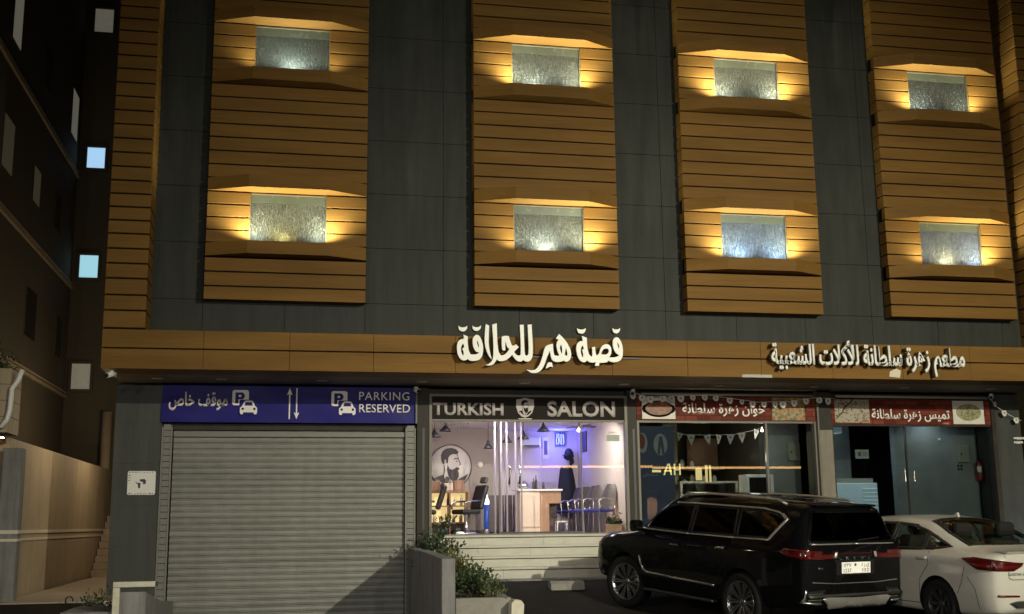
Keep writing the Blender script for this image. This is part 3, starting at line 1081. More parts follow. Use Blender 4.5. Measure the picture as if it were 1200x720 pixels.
SALON_LETTERS = [([(2.922,4.919),(2.951,4.896),(2.996,4.89),(3.047,4.898),(3.08,4.926),(3.074,4.866),(3.04,4.829),(2.995,4.817),(2.951,4.831),(2.926,4.866)],[]),([(3.17,4.931),(3.202,4.905),(3.247,4.897),(3.291,4.908),(3.326,4.937),(3.319,4.879),(3.284,4.844),(3.242,4.83),(3.198,4.844),(3.174,4.88)],[]),([(3.01,4.764),(3.047,4.748),(3.085,4.736),(3.087,4.601),(3.102,4.483),(3.134,4.418),(3.2,4.412),(3.259,4.424),(3.289,4.454),(3.237,4.459),(3.196,4.515),(3.174,4.603),(3.173,4.684),(3.197,4.736),(3.239,4.769),(3.29,4.753),(3.33,4.687),(3.356,4.591),(3.363,4.488),(3.343,4.385),(3.288,4.318),(3.192,4.298),(3.119,4.305),(3.08,4.336),(3.063,4.311),(2.986,4.305),(2.931,4.356),(2.899,4.45),(2.892,4.568),(2.917,4.645),(2.966,4.682),(3.02,4.691)],[[(2.999,4.602),(2.967,4.547),(2.969,4.459),(2.993,4.39),(3.016,4.416),(3.01,4.474),(2.99,4.503),(3.002,4.533),(3.025,4.529),(3.021,4.582)],[(3.25,4.675),(3.253,4.604),(3.279,4.538),(3.288,4.572),(3.272,4.637)]]),([(3.525,4.953),(3.607,4.979),(3.61,4.759),(3.62,4.581),(3.637,4.456),(3.681,4.405),(3.741,4.418),(3.804,4.474),(3.831,4.529),(3.794,4.548),(3.773,4.629),(3.758,4.658),(3.756,4.501),(3.729,4.493),(3.7,4.509),(3.693,4.612),(3.695,4.743),(3.759,4.759),(3.822,4.754),(3.84,4.682),(3.877,4.586),(3.914,4.584),(3.949,4.607),(4.0,4.559),(3.943,4.506),(3.913,4.471),(3.949,4.425),(3.994,4.408),(4.033,4.419),(4.039,4.619),(4.023,4.959),(4.094,4.966),(4.096,4.769),(4.099,4.62),(4.107,4.427),(4.129,4.41),(4.156,4.413),(4.177,4.443),(4.18,4.622),(4.164,4.965),(4.238,4.972),(4.247,4.772),(4.255,4.578),(4.252,4.43),(4.225,4.34),(4.172,4.3),(4.12,4.305),(4.08,4.334),(4.045,4.303),(3.993,4.303),(3.941,4.333),(3.878,4.417),(3.829,4.368),(3.769,4.323),(3.695,4.302),(3.635,4.307),(3.602,4.335),(3.579,4.293),(3.539,4.244),(3.472,4.221),(3.401,4.231),(3.48,4.262),(3.524,4.317),(3.543,4.403),(3.545,4.61)],[]),([(3.41,4.963),(3.47,4.934),(3.461,4.756),(3.46,4.608),(3.477,4.475),(3.514,4.329),(3.458,4.394),(3.407,4.515),(3.386,4.651),(3.392,4.829)],[]),([(4.737,4.812),(4.83,4.724),(4.912,4.606),(4.955,4.487),(4.948,4.382),(4.898,4.319),(4.845,4.312),(4.81,4.335),(4.769,4.311),(4.67,4.303),(4.603,4.336),(4.578,4.406),(4.565,4.502),(4.529,4.435),(4.489,4.33),(4.442,4.21),(4.381,4.136),(4.305,4.101),(4.215,4.104),(4.134,4.159),(4.246,4.145),(4.321,4.179),(4.38,4.269),(4.43,4.403),(4.459,4.523),(4.491,4.59),(4.555,4.617),(4.622,4.63),(4.626,4.511),(4.642,4.429),(4.687,4.413),(4.736,4.423),(4.704,4.497),(4.683,4.601),(4.7,4.677),(4.731,4.707),(4.678,4.727)],[[(4.77,4.626),(4.743,4.558),(4.762,4.491),(4.779,4.446),(4.792,4.506),(4.786,4.573)],[(4.857,4.567),(4.834,4.44),(4.87,4.415),(4.892,4.456)]]),([(4.534,4.298),(4.597,4.296),(4.614,4.21),(4.571,4.227),(4.525,4.204),(4.484,4.179),(4.5,4.248)],[]),([(5.071,4.922),(5.109,4.901),(5.147,4.896),(5.194,4.905),(5.233,4.928),(5.224,4.868),(5.192,4.834),(5.146,4.824),(5.1,4.835),(5.078,4.865)],[]),([(5.727,4.936),(5.761,4.917),(5.796,4.913),(5.839,4.92),(5.875,4.942),(5.862,4.881),(5.826,4.847),(5.787,4.84),(5.753,4.856),(5.734,4.886)],[]),([(5.156,4.786),(5.198,4.768),(5.247,4.755),(5.249,4.642),(5.257,4.537),(5.285,4.445),(5.325,4.411),(5.347,4.437),(5.341,4.584),(5.398,4.591),(5.4,4.495),(5.42,4.432),(5.467,4.463),(5.488,4.541),(5.52,4.602),(5.58,4.642),(5.645,4.644),(5.694,4.59),(5.703,4.5),(5.679,4.439),(5.654,4.406),(5.712,4.404),(5.79,4.414),(5.843,4.445),(5.81,4.466),(5.773,4.494),(5.741,4.561),(5.725,4.651),(5.734,4.727),(5.777,4.773),(5.827,4.774),(5.872,4.722),(5.908,4.624),(5.916,4.504),(5.901,4.413),(5.853,4.341),(5.756,4.314),(5.679,4.324),(5.641,4.349),(5.614,4.315),(5.54,4.306),(5.466,4.305),(5.462,4.253),(5.423,4.245),(5.385,4.252),(5.406,4.312),(5.34,4.303),(5.279,4.313),(5.246,4.347),(5.218,4.312),(5.157,4.308),(5.097,4.352),(5.061,4.444),(5.045,4.548),(5.062,4.639),(5.112,4.685),(5.172,4.692)],[[(5.156,4.607),(5.129,4.55),(5.135,4.445),(5.162,4.395),(5.18,4.431),(5.167,4.491),(5.156,4.532),(5.187,4.548),(5.179,4.591)],[(5.59,4.569),(5.535,4.535),(5.498,4.463),(5.547,4.449),(5.624,4.463),(5.657,4.514),(5.639,4.559)],[(5.807,4.698),(5.812,4.638),(5.84,4.56),(5.854,4.586),(5.837,4.65)]])]


def smooth_loop(pts, it=1):
    for _ in range(it):
        out = []
        n = len(pts)
        for i in range(n):
            a, b, c = Vector(pts[i - 1]), Vector(pts[i]), Vector(pts[(i + 1) % n])
            d1, d2 = (b - a), (c - b)
            if d1.length > 1e-6 and d2.length > 1e-6 and d1.angle(d2) > 1.0:
                out.append(tuple(b))
            else:
                out += [tuple(b * .75 + a * .25), tuple(b * .75 + c * .25)]
        pts = out
    return pts


# ================================================================== SIGNS
t = thing('salon_letter_sign', 'large white cut-out Arabic letters over the barber salon', 'sign', (4.9, 19.7, 4.1))
m = MB()
mb = MB()
for (poly, holes) in SALON_LETTERS:
    p2, h2 = smooth_loop(poly), [smooth_loop(h) for h in holes]
    m.prism(p2, 'y', 19.62, 19.66, 0, h2)
    mb.prism(p2, 'y', 19.661, 19.755, 0, h2)
m.build('lettering', 'letter', t)
mb.build('letter_returns', 'letter_side', t)
m = MB()
for (poly, holes) in SALON_LETTERS:
    cx = sum(p[0] for p in poly) / len(poly)
    cz = min(4.7, max(4.15, poly[0][1] * .3 + .7 * sum(p[1] for p in poly) / len(poly)))
m.box(3.35, 6.3, 19.76, 19.775, 4.40, 4.425)
m.build('mounting_rail', 'letter_side', t)

t = thing('restaurant_letter_sign', 'white cut-out Arabic letters over the restaurant with deep dark edges', 'sign', (10.7, 19.7, 4.1))
text('lettering', 'مطعم زهرة سلطانة للأكلات الشعبية', 8.76, 12.70, 4.13, 4.80, 19.63, 'letter', t, 0.03, bold=0.022, arabic=True)
text('letter_returns', 'مطعم زهرة سلطانة للأكلات الشعبية', 8.76, 12.70, 4.13, 4.80, 19.79, 'letter_side', t, 0.158, bold=0.016, arabic=True)

m = MB()
m.box(8.24, 8.83, 19.784, 19.792, 4.10, 4.155)
tag(m.build('notice_strip', 'dirtypaper'), 'narrow white strip stuck below the restaurant letters', 'sticker')
m = MB()
m.prism([(11.20, 4.15), (11.42, 4.13), (11.45, 4.27), (11.36, 4.31), (11.22, 4.25)], 'y', 19.785, 19.792)
tag(m.build('notice_patch', 'cream'), 'torn cream patch under the restaurant letters', 'sticker')

# blue parking banner
t = thing('parking_banner', 'dark blue parking banner with white lettering above the roller shutter', 'sign', (0.08, 21.75, 3.38))
m = MB()
m.grid(lambda u, v: (-2.25 + 4.68 * u, 21.752 - .008 * math.sin(u * 23) * math.sin(v * 5 + u * 7) - .006 * math.sin(u * 9 + v * 6), 3.385 + .72 * v), 60, 14)
m.box(-2.25, 2.43, 21.775, 21.79, 3.385, 4.095)
m.build('banner_sheet', 'navy', t)
m = MB()
m.box(2.405, 2.435, 21.70, 21.77, 3.38, 4.10)
m.build('edge_strip', 'alu', t)
YB = 21.733
text('lettering', 'PARKING', 1.335, 2.285, 3.82, 3.975, YB, 'bannertext', t, spacing=1.1)
text('lettering', 'RESERVED', 1.335, 2.30, 3.585, 3.745, YB, 'bannertext', t, bold=.006)
text('lettering', 'موقف خاص', -2.13, -1.08, 3.60, 3.94, YB, 'bannertext', t, arabic=True, bold=.024)


def rounded(x0, x1, z0, z1, r, n=5):
    pts = []
    for (cx, cz, a0) in ((x1 - r, z1 - r, 0), (x0 + r, z1 - r, 90), (x0 + r, z0 + r, 180), (x1 - r, z0 + r, 270)):
        for k in range(n + 1):
            a = R(a0 + 90 * k / n)
            pts.append((cx + r * math.cos(a), cz + r * math.sin(a)))
    return pts


def circle(cx, cz, r, n=14, sx=1.0):
    return [(cx + r * sx * math.cos(2 * PI * k / n), cz + r * math.sin(2 * PI * k / n)) for k in range(n)]


for (x, z) in ((-1.0, 3.70), (0.815, 3.70)):   # P square and little car
    m = MB()
    pb = [(x + .055, z + .035), (x + .055, z + .24), (x + .19, z + .24), (x + .225, z + .20), (x + .225, z + .15), (x + .19, z + .11), (x + .115, z + .11), (x + .115, z + .035)]
    ph = [(x + .115, z + .155), (x + .115, z + .195), (x + .16, z + .195), (x + .165, z + .175), (x + .16, z + .155)]
    m.prism(rounded(x, x + .30, z, z + .285, .045), 'y', YB - .004, YB, 0, [pb])
    m.prism(ph, 'y', YB - .004, YB)
    m.build('parking_symbol', 'bannertext', t)
    m = MB()
    cx, cz = x + .30, z - .165
    body = [(cx - .155, cz + .03), (cx - .155, cz + .12), (cx - .115, cz + .155), (cx - .085, cz + .235), (cx - .055, cz + .255), (cx + .055, cz + .255), (cx + .085, cz + .235), (cx + .115, cz + .155),
            (cx + .155, cz + .12), (cx + .155, cz + .03), (cx + .14, cz), (cx + .10, cz), (cx + .095, cz + .035), (cx - .095, cz + .035), (cx - .10, cz), (cx - .14, cz)]
    scr = [(cx - .075, cz + .16), (cx - .055, cz + .225), (cx + .055, cz + .225), (cx + .075, cz + .16)]
    m.prism(rounded(cx - .17, cx + .17, cz - .012, cz + .27, .03), 'y', YB - .0055, YB - .0045, 1)
    m.prism(body, 'y', YB - .010, YB - .006, 0, [scr, circle(cx - .105, cz + .10, .024), circle(cx + .105, cz + .10, .024)])
    m.build('car_symbol', ['bannertext', 'navy'], t)
m = MB()
for (x, up) in ((0.045, 1), (0.175, -1)):
    zb0, zt0 = 3.45, 4.03
    m.box(x - .012, x + .012, YB - .004, YB, zb0 + (.1 if up < 0 else 0), zt0 - (.1 if up > 0 else 0))
    tip = zt0 if up > 0 else zb0
    m.prism([(x, tip), (x - .05, tip - up * .13), (x, tip - up * .10), (x + .05, tip - up * .13)], 'y', YB - .004, YB)
m.build('arrow_symbol', 'bannertext', t)

# salon signboard
t = thing('salon_signboard', 'black barber shop signboard reading TURKISH SALON in grey capitals', 'sign', (4.6, 21.74, 3.47))
m = MB()
m.box(2.722, 6.538, 21.742, 21.80, 3.472, 3.903)
m.build('board', 'salonboard', t)
YS = 21.741
text('lettering', 'TURKISH', 2.735, 4.115, 3.545, 3.785, YS, 'salontext', t, bold=.030, depth=.003)
text('lettering', 'SALON', 4.985, 6.355, 3.53, 3.84, YS, 'salontext', t, bold=.030, depth=.003)


def bearded_man(m, cx, cz, s, y0, y1, mi=0):
    """a barber-shop emblem: bearded man in profile with swept hair and an open collar"""
    P = lambda pts: [(cx + u * s, cz + v * s) for u, v in pts]
    hair = [(.20, .40), (.24, .48), (.16, .56), (.02, .60), (-.14, .58), (-.25, .50), (-.30, .38), (-.29, .22), (-.24, .10), (-.20, .12), (-.19, .24), (-.15, .26), (-.13, .14), (-.09, .14), (-.08, .30), (-.02, .38), (.08, .42)]
    beard = [(-.10, .10), (-.04, -.02), (.04, -.06), (.13, -.02), (.17, .02), (.25, .00), (.27, -.05), (.21, -.08), (.24, -.13), (.25, -.24), (.20, -.36), (.10, -.42), (.0, -.36), (-.08, -.22), (-.12, -.06)]
    m.prism(P(hair), 'y', y0, y1, mi)
    m.prism(P(beard), 'y', y0, y1, mi)
    m.prism(P([(.09, .27), (.15, .30), (.23, .28), (.23, .25), (.15, .27), (.10, .24)]), 'y', y0, y1, mi)
    m.prism(P([(.15, .21), (.21, .22), (.20, .19), (.16, .185)]), 'y', y0, y1, mi)
    m.prism(P([(.245, .30), (.26, .22), (.315, .10), (.27, .07), (.24, .08), (.27, .095), (.285, .11), (.24, .22), (.23, .30)]), 'y', y0, y1, mi)
    m.prism(P([(.20, .40), (.245, .30), (.23, .30), (.185, .39)]), 'y', y0, y1, mi)
    m.prism(P([(-.22, .08), (-.20, -.10), (-.24, -.24), (-.22, -.24), (-.17, -.10), (-.19, .08)]), 'y', y0, y1, mi)
    m.prism(P([(-.22, -.20), (-.40, -.26), (-.56, -.34), (-.36, -.36), (-.20, -.52), (-.06, -.60), (-.16, -.42)]), 'y', y0, y1, mi)
    m.prism(P([(.24, -.34), (.34, -.28), (.54, -.18), (.46, -.34), (.28, -.52), (.06, -.60), (.16, -.46)]), 'y', y0, y1, mi)
    m.prism(P([(-.06, -.40), (.04, -.47), (.10, -.46), (.02, -.56)]), 'y', y0, y1, mi)


m = MB()
m.prism([(4.37, 3.86), (4.45, 3.87), (4.54, 3.895), (4.63, 3.87), (4.715, 3.86), (4.72, 3.72), (4.68, 3.60), (4.60, 3.53), (4.54, 3.505), (4.47, 3.53), (4.40, 3.60), (4.365, 3.72)], 'y', YS - .003, YS, 0)
bearded_man(m, 4.54, 3.70, .25, YS - .006, YS - .0035, 1)
m.build('emblem', ['salontext', 'salonboard'], t)
m = MB()
m.prism([(4.42, 3.475), (4.66, 3.475), (4.68, 3.495), (4.40, 3.495)], 'y', YS - .003, YS)
m.build('emblem_ribbon', 'cream', t)


def banner(name, label, x0, x1, z0, z1, words, tx0, tx1, tz0, tz1):
    t = thing(name, label, 'sign', ((x0 + x1) / 2, 21.75, z0))
    m = MB()
    m.box(x0, x1, 21.742, 21.78, z0, z1)
    m.build('board', 'brick', t)
    text('lettering', words, tx0, tx1, tz0, tz1, 21.741, 'letter', t, depth=.003, arabic=True, bold=.020)
    return t


t1 = banner('restaurant_banner', 'red brick print banner with an oval stew dish and a tray of pastries', 6.80, 10.62, 3.475, 3.955, 'خوان زهرة سلطانة', 7.75, 9.50, 3.555, 3.83)
m = MB()
m.box(6.91, 7.60, 21.738, 21.7415, 3.50, 3.93)
m.build('photo_panel', 'dish', t1)
m = MB()
m.prism([(7.255 + .315 * math.cos(a) + (.03 if math.cos(a) > .9 else -.03 if math.cos(a) < -.9 else 0), 3.70 + .165 * math.sin(a)) for a in [2 * PI * k / 32 for k in range(32)]], 'y', 21.734, 21.7375, 1)
m.prism(circle(7.255, 3.71, .135, 28, 2.05), 'y', 21.731, 21.7335, 0)
m.build('stew_picture', ['foul', 'groove'], t1)
m = MB()
m.box(9.66, 10.37, 21.738, 21.7415, 3.49, 3.95)
m.build('pastry_picture', 'dumpling', t1)
t2 = banner('takeaway_banner', 'red brick print banner with a bread picture and a plate of herbed rice', 10.945, 14.60, 3.415, 3.94, 'تميس زهرة سلطانة', 11.85, 13.62, 3.47, 3.745)
m = MB()
m.box(11.03, 11.80, 21.738, 21.7415, 3.45, 3.925)
m.build('bread_picture', 'bread', t2)
m = MB()
m.prism([(11.05, 3.55), (11.18, 3.66), (11.24, 3.78), (11.36, 3.86), (11.42, 3.925), (11.46, 3.925), (11.38, 3.84), (11.26, 3.75), (11.20, 3.64), (11.06, 3.525)], 'y', 21.734, 21.7375)
for (a, b, c, d) in ((11.20, 3.66, 11.30, 3.64), (11.12, 3.60, 11.10, 3.74), (11.28, 3.77, 11.20, 3.86)):
    m.prism([(a, b), (c, d), (c + .012, d + .012), (a + .006, b + .016)], 'y', 21.734, 21.7375)
m.build('branch_picture', 'branch', t2)
m = MB()
m.box(13.70, 14.42, 21.738, 21.7415, 3.435, 3.92)
m.build('photo_panel', 'dish', t2)
m = MB()
m.prism(circle(14.06, 3.675, .20, 30, 1.65), 'y', 21.734, 21.7375, 1)
m.prism(circle(14.06, 3.68, .175, 30, 1.65), 'y', 21.731, 21.7335, 0)
m.build('rice_picture', ['rice', 'dish'], t2)

# sticker on the left pier, plate on the right pier
t = thing('pier_sticker', 'square white notice with a bent black arrow on the grey pier', 'notice', (-2.54, 21.79, 2.28))
m = MB()
m.prism(rounded(-2.79, -2.305, 2.075, 2.50, .03), 'y', 21.788, 21.797)
m.build('notice_board', 'paper', t)
m = MB()
m.prism([(-2.585, 2.35), (-2.50, 2.36), (-2.47, 2.33), (-2.475, 2.27), (-2.52, 2.265), (-2.52, 2.305), (-2.56, 2.31)], 'y', 21.784, 21.787)
m.prism([(-2.66, 2.31), (-2.60, 2.285), (-2.565, 2.29), (-2.565, 2.195), (-2.60, 2.19), (-2.605, 2.255)], 'y', 21.784, 21.787)
random.seed(5)
for k in range(9):
    x = -2.77 + k * .05
    m.box(x, x + random.uniform(.012, .036), 21.784, 21.787, 2.472, 2.472 + random.uniform(.006, .016))
    m.box(x + .01, x + random.uniform(.02, .04), 21.784, 21.787, 2.09, 2.09 + random.uniform(.006, .02))
for k in range(3):
    m.box(-2.775, -2.745, 21.784, 21.787, 2.33 + .045 * k, 2.343 + .045 * k)
m.build('arrow_mark', 'black', t)
t = thing('address_plate', 'small two-line white address plate on the grey pier by the takeaway', 'notice', (15.17, 21.73, 3.1))
for (z0, z1, w) in ((3.115, 3.165, .23), (3.03, 3.075, .20)):
    m = MB()
    x = 15.06
    while x < 15.06 + w:
        d = random.uniform(.018, .035)
        m.box(x, x + d, 21.727, 21.733, z0 + random.uniform(0, .012), z1)
        x += d + .008
    m.build('text_line', 'paper', t)

# ================================================================== SMALL FITTINGS
def camera_at(label, x, y, z, aim):
    t = thing('security_camera', label, 'camera', (0, 0, 0), 0, 'small security cameras under the canopy')
    m = MB()
    m.tube([(0, 0, .0), (0, 0, .05)], .04, 12)
    m.build('mount', 'white', t)
    m = MB()
    m.tube([(0, .07, -.005), (0, -.11, -.055)], .045, 14)
    m.build('housing', 'white', t)
    m = MB()
    m.tube([(0, -.111, -.055), (0, -.13, -.06)], [.038, .034], 14)
    m.build('lens', 'black', t)
    place(t, (x, y, z), aim)
    return t


camera_at('white security camera at the left end of the canopy', -2.90, 19.98, 4.05, R(-35))
camera_at('white security camera between the blue banner and the salon signboard', 2.40, 21.62, 4.03, R(20))
camera_at('white security camera at the top of the pier right of the salon', 6.70, 21.62, 4.03, R(-25))
camera_at('white security camera above the right end of the takeaway banner', 14.55, 21.62, 4.03, R(-40))

# bunting
def bunting(name, label, pts, spacing, size, pointed, seed):
    rnd = random.Random(seed)
    t = thing(name, label, 'bunting', pts[0])
    m = MB()
    m.tube(pts, .006, 5)
    m.build('string', 'flag', t)
    P = [Vector(p) for p in pts]
    for a, b in zip(P[:-1], P[1:]):
        n = max(1, round((b - a).length / spacing))
        for k in range(n):
            c = a.lerp(b, (k + .5) / n) + Vector((rnd.uniform(-.04, .04), 0, 0))
            tw, s = rnd.uniform(-.5, .5), size * rnd.uniform(.85, 1.12)
            roll = rnd.uniform(-.35, .35)
            m = MB()
            if pointed:
                out = [(-.5, 0), (.5, 0), (.36, -.5), (0, -1.35), (-.36, -.5)]
            else:
                out = [(-.42, 0), (.42, 0), (.52, -.35), (.40, -.72), (.08, -.95), (-.30, -.80), (-.52, -.40)]
            m.prism([(u * s, v * s) for u, v in out], 'y', -.003, .003, 0)
            m.prism([(u * s, v * s) for u, v in circle(0, -.36, .17, 10)], 'y', -.0052, -.0035, 1)
            mt = Matrix.Translation(c) @ Matrix.Rotation(tw, 4, 'Z') @ Matrix.Rotation(roll, 4, 'Y')
            m.bm.transform(mt)
            m.build('flag', ['flag', 'flagmark'], t)
    return t


bunting('bunting', 'string of small white flags hung across the stew and pastry banner',
        [(6.62, 21.60, 4.02), (6.98, 21.62, 3.93), (7.6, 21.62, 3.95), (8.3, 21.62, 3.97), (9.3, 21.62, 3.84), (10.0, 21.62, 3.86), (10.5, 21.62, 3.94), (11.0, 21.62, 3.93)], .24, .13, False, 1)
bunting('bunting', 'short drooping string of white flags at the right end of the takeaway banner',
        [(14.50, 21.60, 3.98), (14.62, 21.60, 3.80), (14.92, 21.60, 3.62), (15.18, 21.60, 3.50)], .28, .13, False, 2)
bunting('bunting', 'string of pointed white flags hanging inside the restaurant window',
        [(7.55, 22.35, 3.36), (8.0, 22.35, 3.24), (8.6, 22.35, 3.23), (9.1, 22.35, 3.25), (9.7, 22.35, 3.38)], .29, .15, True, 3)

# ================================================================== SALON STEPS, PLANTER, RAMP WALLS
t = thing('entrance_steps', 'pale marble steps up to the lit salon door', 'steps', (4.6, 21.2, 0.5))
for k in range(4):
    z1 = 1.28 - .185 * k
    z0 = z1 - .185
    y0 = 21.68 - .30 * k - .30
    m = MB()
    xs = [2.62] + [2.62 + random.uniform(.85, 1.25) * j for j in range(1, 4)] + [6.75]
    for a, b in zip(xs[:-1], xs[1:]):
        m.box(a + .002, b - .002, y0 - .035, 21.70, z1 - .035, z1)
        m.box(a + .002, b - .002, y0, 21.70, z0 + (.001 if k < 3 else -.12), z1 - .052)
    m.box(2.63, 6.74, y0 + .02, 21.69, z1 - .0515, z1 - .0355, 1)  # dark strip put in for the shade under the nosing
    m.build('step', ['marble', 'groove'], t)

t = thing('planter', 'grey concrete planter beside the parking ramp full of low shrubs', 'planter', (2.9, 18.5, 0))
m = MB()
m.prism([(16.95, -.4), (21.70, -.8), (21.70, 1.07), (19.2, 1.05), (16.95, 1.0)], 'x', 2.27, 2.47)
m.build('high_wall', 'concrete', t, bevel=.012)
m = MB()
m.box(2.475, 3.30, 16.96, 17.14, -.3, .43)
m.prism([(17.145, -.3), (20.2, -.3), (20.2, .60), (17.145, .43)], 'x', 3.13, 3.30)
m.build('low_wall', 'concrete_light', t, bevel=.012)
m = MB()
m.box(2.475, 3.125, 17.145, 20.2, -.2, .36)
m.build('soil', 'soil', t)
m = MB()
m.prism([(3.24, .02), (3.42, .02), (3.44, .34), (3.40, .40), (3.30, .41), (3.25, .36)], 'y', 16.70, 16.94)
tag(m.build('kerb_block', 'whitepaint', bevel=.01), 'chipped white painted kerb block at the corner of the planter', 'kerb block')


def shrub(name, label, x, y, z, w, d, h, n, leaf, size, seed, stems=7, droop=.5, upright=.3):
    rnd = random.Random(seed)
    t = thing(name, label, 'shrub', (x, y, z), 0, 'shrubs in the planter by the ramp')
    ms = MB()
    tips = []
    for k in range(stems):
        a = rnd.uniform(0, 2 * PI)
        rr = rnd.uniform(.2, 1)
        tip = Vector((x + w / 2 * rr * math.cos(a), y + d / 2 * rr * math.sin(a), z + h * rnd.uniform(.55, 1.05) * (1 - .25 * rr)))
        mid = Vector((x, y, z)).lerp(tip, .5) + Vector((rnd.uniform(-.05, .05), rnd.uniform(-.05, .05), h * .08))
        ms.tube([(x + rnd.uniform(-.06, .06), y + rnd.uniform(-.06, .06), z), mid, tip], [.012, .008, .004], 5)
        tips.append((mid, tip))
    ms.build('stems', 'twig', t)
    m = MB()
    for k in range(n):
        mid, tip = tips[rnd.randrange(len(tips))]
        f = rnd.random() ** .7
        c = mid.lerp(tip, f) if rnd.random() < .8 else Vector((x, y, z)).lerp(mid, rnd.uniform(.4, 1))
        g = size * 2.0 * (1.15 - f * .6)
        c = c + Vector((rnd.gauss(0, g), rnd.gauss(0, g), rnd.gauss(0, g * .8)))
        if c.z < z + .01:
            c.z = z + .02
        out = (c - Vector((x, y, z + h * .25)))
        dirv = (out.normalized() * rnd.uniform(.3, 1) + Vector((rnd.gauss(0, .5), rnd.gauss(0, .5), rnd.gauss(upright, .5)))).normalized()
        side = dirv.cross(Vector((rnd.gauss(0, 1), rnd.gauss(0, 1), rnd.gauss(.6, 1)))).normalized()
        L = size * rnd.uniform(.7, 1.35)
        W = L * rnd.uniform(.22, .36)
        nrm = dirv.cross(side)
        p = [c, c + dirv * L * .5 + side * W + nrm * L * .06, c + dirv * L - nrm * L * .12, c + dirv * L * .5 - side * W + nrm * L * .06]
        f_ = m.bm.faces.new([m.bm.verts.new(q) for q in p])
        f_.material_index = 0 if rnd.random() < .72 else 1
    m.build('foliage', leaf, t, recalc=False)
    return t


shrub('shrub', 'straggly dark shrub at the shutter end of the planter', 2.74, 20.4, .5, .60, 1.1, .78, 620, ['leaf3', 'leaf'], .075, 11, 9, upright=.4)
shrub('shrub', 'upright yellow-green shrub in the middle of the planter', 2.80, 18.9, .42, .62, .95, .70, 900, ['leaf2', 'leaf'], .06, 12, 12, upright=.9)
shrub('shrub', 'dense dark green rounded shrub at the street end of the planter', 2.88, 17.85, .38, .60, .95, .50, 900, ['leaf3', 'leaf'], .055, 13, 10)
shrub('shrub', 'low spreading shrub with reddish twigs by the white kerb block', 3.05, 17.3, .38, .42, .35, .26, 260, ['leaf', 'leaf2'], .05, 14, 8)
shrub('shrub', 'thin tall shrub against the grey pier beside the salon glass', 2.68, 21.0, .6, .34, .42, .90, 260, ['leaf3', 'leaf'], .06, 15, 6, upright=.8)

t = thing('wheel_stop', 'pale concrete wheel stop block on the dark asphalt by the steps', 'wheel stop', (4.8, 19.6, .46))
m = MB()
zw = ground_height(4.8, 19.5)
m.prism([(19.38, zw - .02), (19.40, zw + .09), (19.46, zw + .13), (19.60, zw + .13), (19.66, zw + .09), (19.68, zw - .02)], 'x', 4.46, 5.05)
m.build('block', 'concrete_light', t, bevel=.012)
m = MB()
for x in (4.56, 4.95):
    m.tube([(x, 19.53, zw + .128), (x, 19.53, zw + .137)], .022, 10)
m.build('bolt', 'steel', t)

t = thing('ramp_wall', 'low grey ramp wall capped with a chipped white painted steel frame', 'wall', (-2.1, 18.0, 0))
m = MB()
m.prism([(17.42, -.5), (21.72, -.9), (21.72, .20), (19.6, .34), (17.42, .60)], 'x', -2.285, -1.90)
m.build('render_wall', 'concrete', t, bevel=.01)
m = MB()
m.box(-2.345, -2.25, 17.34, 17.41, -.3, .665)
m.box(-2.345, -1.77, 17.33, 17.405, .668, .745)
m.build('steel_frame', 'whitepaint', t, bevel=.008)
m = MB()
m.box(-1.765, -1.74, 17.335, 17.40, .675, .738)
m.build('end_plug', 'black', t)
m = MB()
m.prism([(17.45, -.2), (20.2, -.2), (20.2, .27), (18.6, .33), (17.45, .33)], 'x', -3.05, -2.30)
tag(m.build('planting_bed', 'concrete'), 'sloping grey planting bed beside the ramp wall at the alley mouth', 'planting bed')
o = shrub('small_plant', 'small leafy weed on the grey bed left of the white frame', -2.80, 18.9, .33, .45, .4, .15, 160, ['leaf3', 'leaf'], .05, 21, 7)
del o['group']
o = shrub('small_plant', 'tiny dry sprig between the weed and the white frame', -2.52, 18.6, .33, .2, .2, .14, 50, ['leaf2', 'flag'], .045, 22, 5)
del o['group']
m = MB()
hook = [(-3.42, 20.0, .26), (-3.42, 20.0, .36)] + [(-3.365 - .055 * math.cos(a), 20.0, .36 + .055 * math.sin(a)) for a in [PI * k / 6 for k in range(1, 8)]]
m.tube(hook, .012, 8)
tag(m.build('bent_rod', 'black'), 'bent black iron rod sticking up at the alley kerb', 'rod')

# ================================================================== ALLEY AND LEFT BUILDINGS
t = thing('alley_wall', 'beige rendered alley wall with a double cream stripe', 'wall', (-4.7, 26, 0))
m = MB()
m.box(-4.80, -4.60, 20.82, 32.9, .1, 3.02)
m.build('render_wall', 'beige', t, bevel=.01)
m = MB()
m.box(-4.60, -4.582, 20.82, 32.8, 1.415, 1.475)
m.box(-4.60, -4.585, 20.82, 32.8, 1.29, 1.335)
m.build('stripe', 'cream', t)
t = thing('gate_post', 'square grey gate post at the street end of the beige alley wall', 'post', (-4.47, 20.65, 0))
m = MB()
m.box(-4.64, -4.335, 20.50, 20.81, .1, 2.83)
m.build('shaft', 'concrete', t, bevel=.01)
m = MB()
m.box(-4.645, -4.33, 20.485, 20.499, 1.415, 1.475)
m.box(-4.645, -4.33, 20.488, 20.499, 1.29, 1.335)
m.box(-4.334, -4.318, 20.50, 20.81, 1.415, 1.475)
m.box(-4.334, -4.321, 20.50, 20.81, 1.29, 1.335)
m.build('stripe', 'cream', t)
t = thing('staircase', 'tiled stairs climbing away at the end of the alley', 'stairs', (-3.8, 30, .3))
for k in range(9):
    m = MB()
    m.box(-4.58, -3.06, 29.9 + .27 * k, 32.9, .32 + .165 * k, .32 + .165 * (k + 1))
    m.build('step', 'beige', t, bevel=.012)

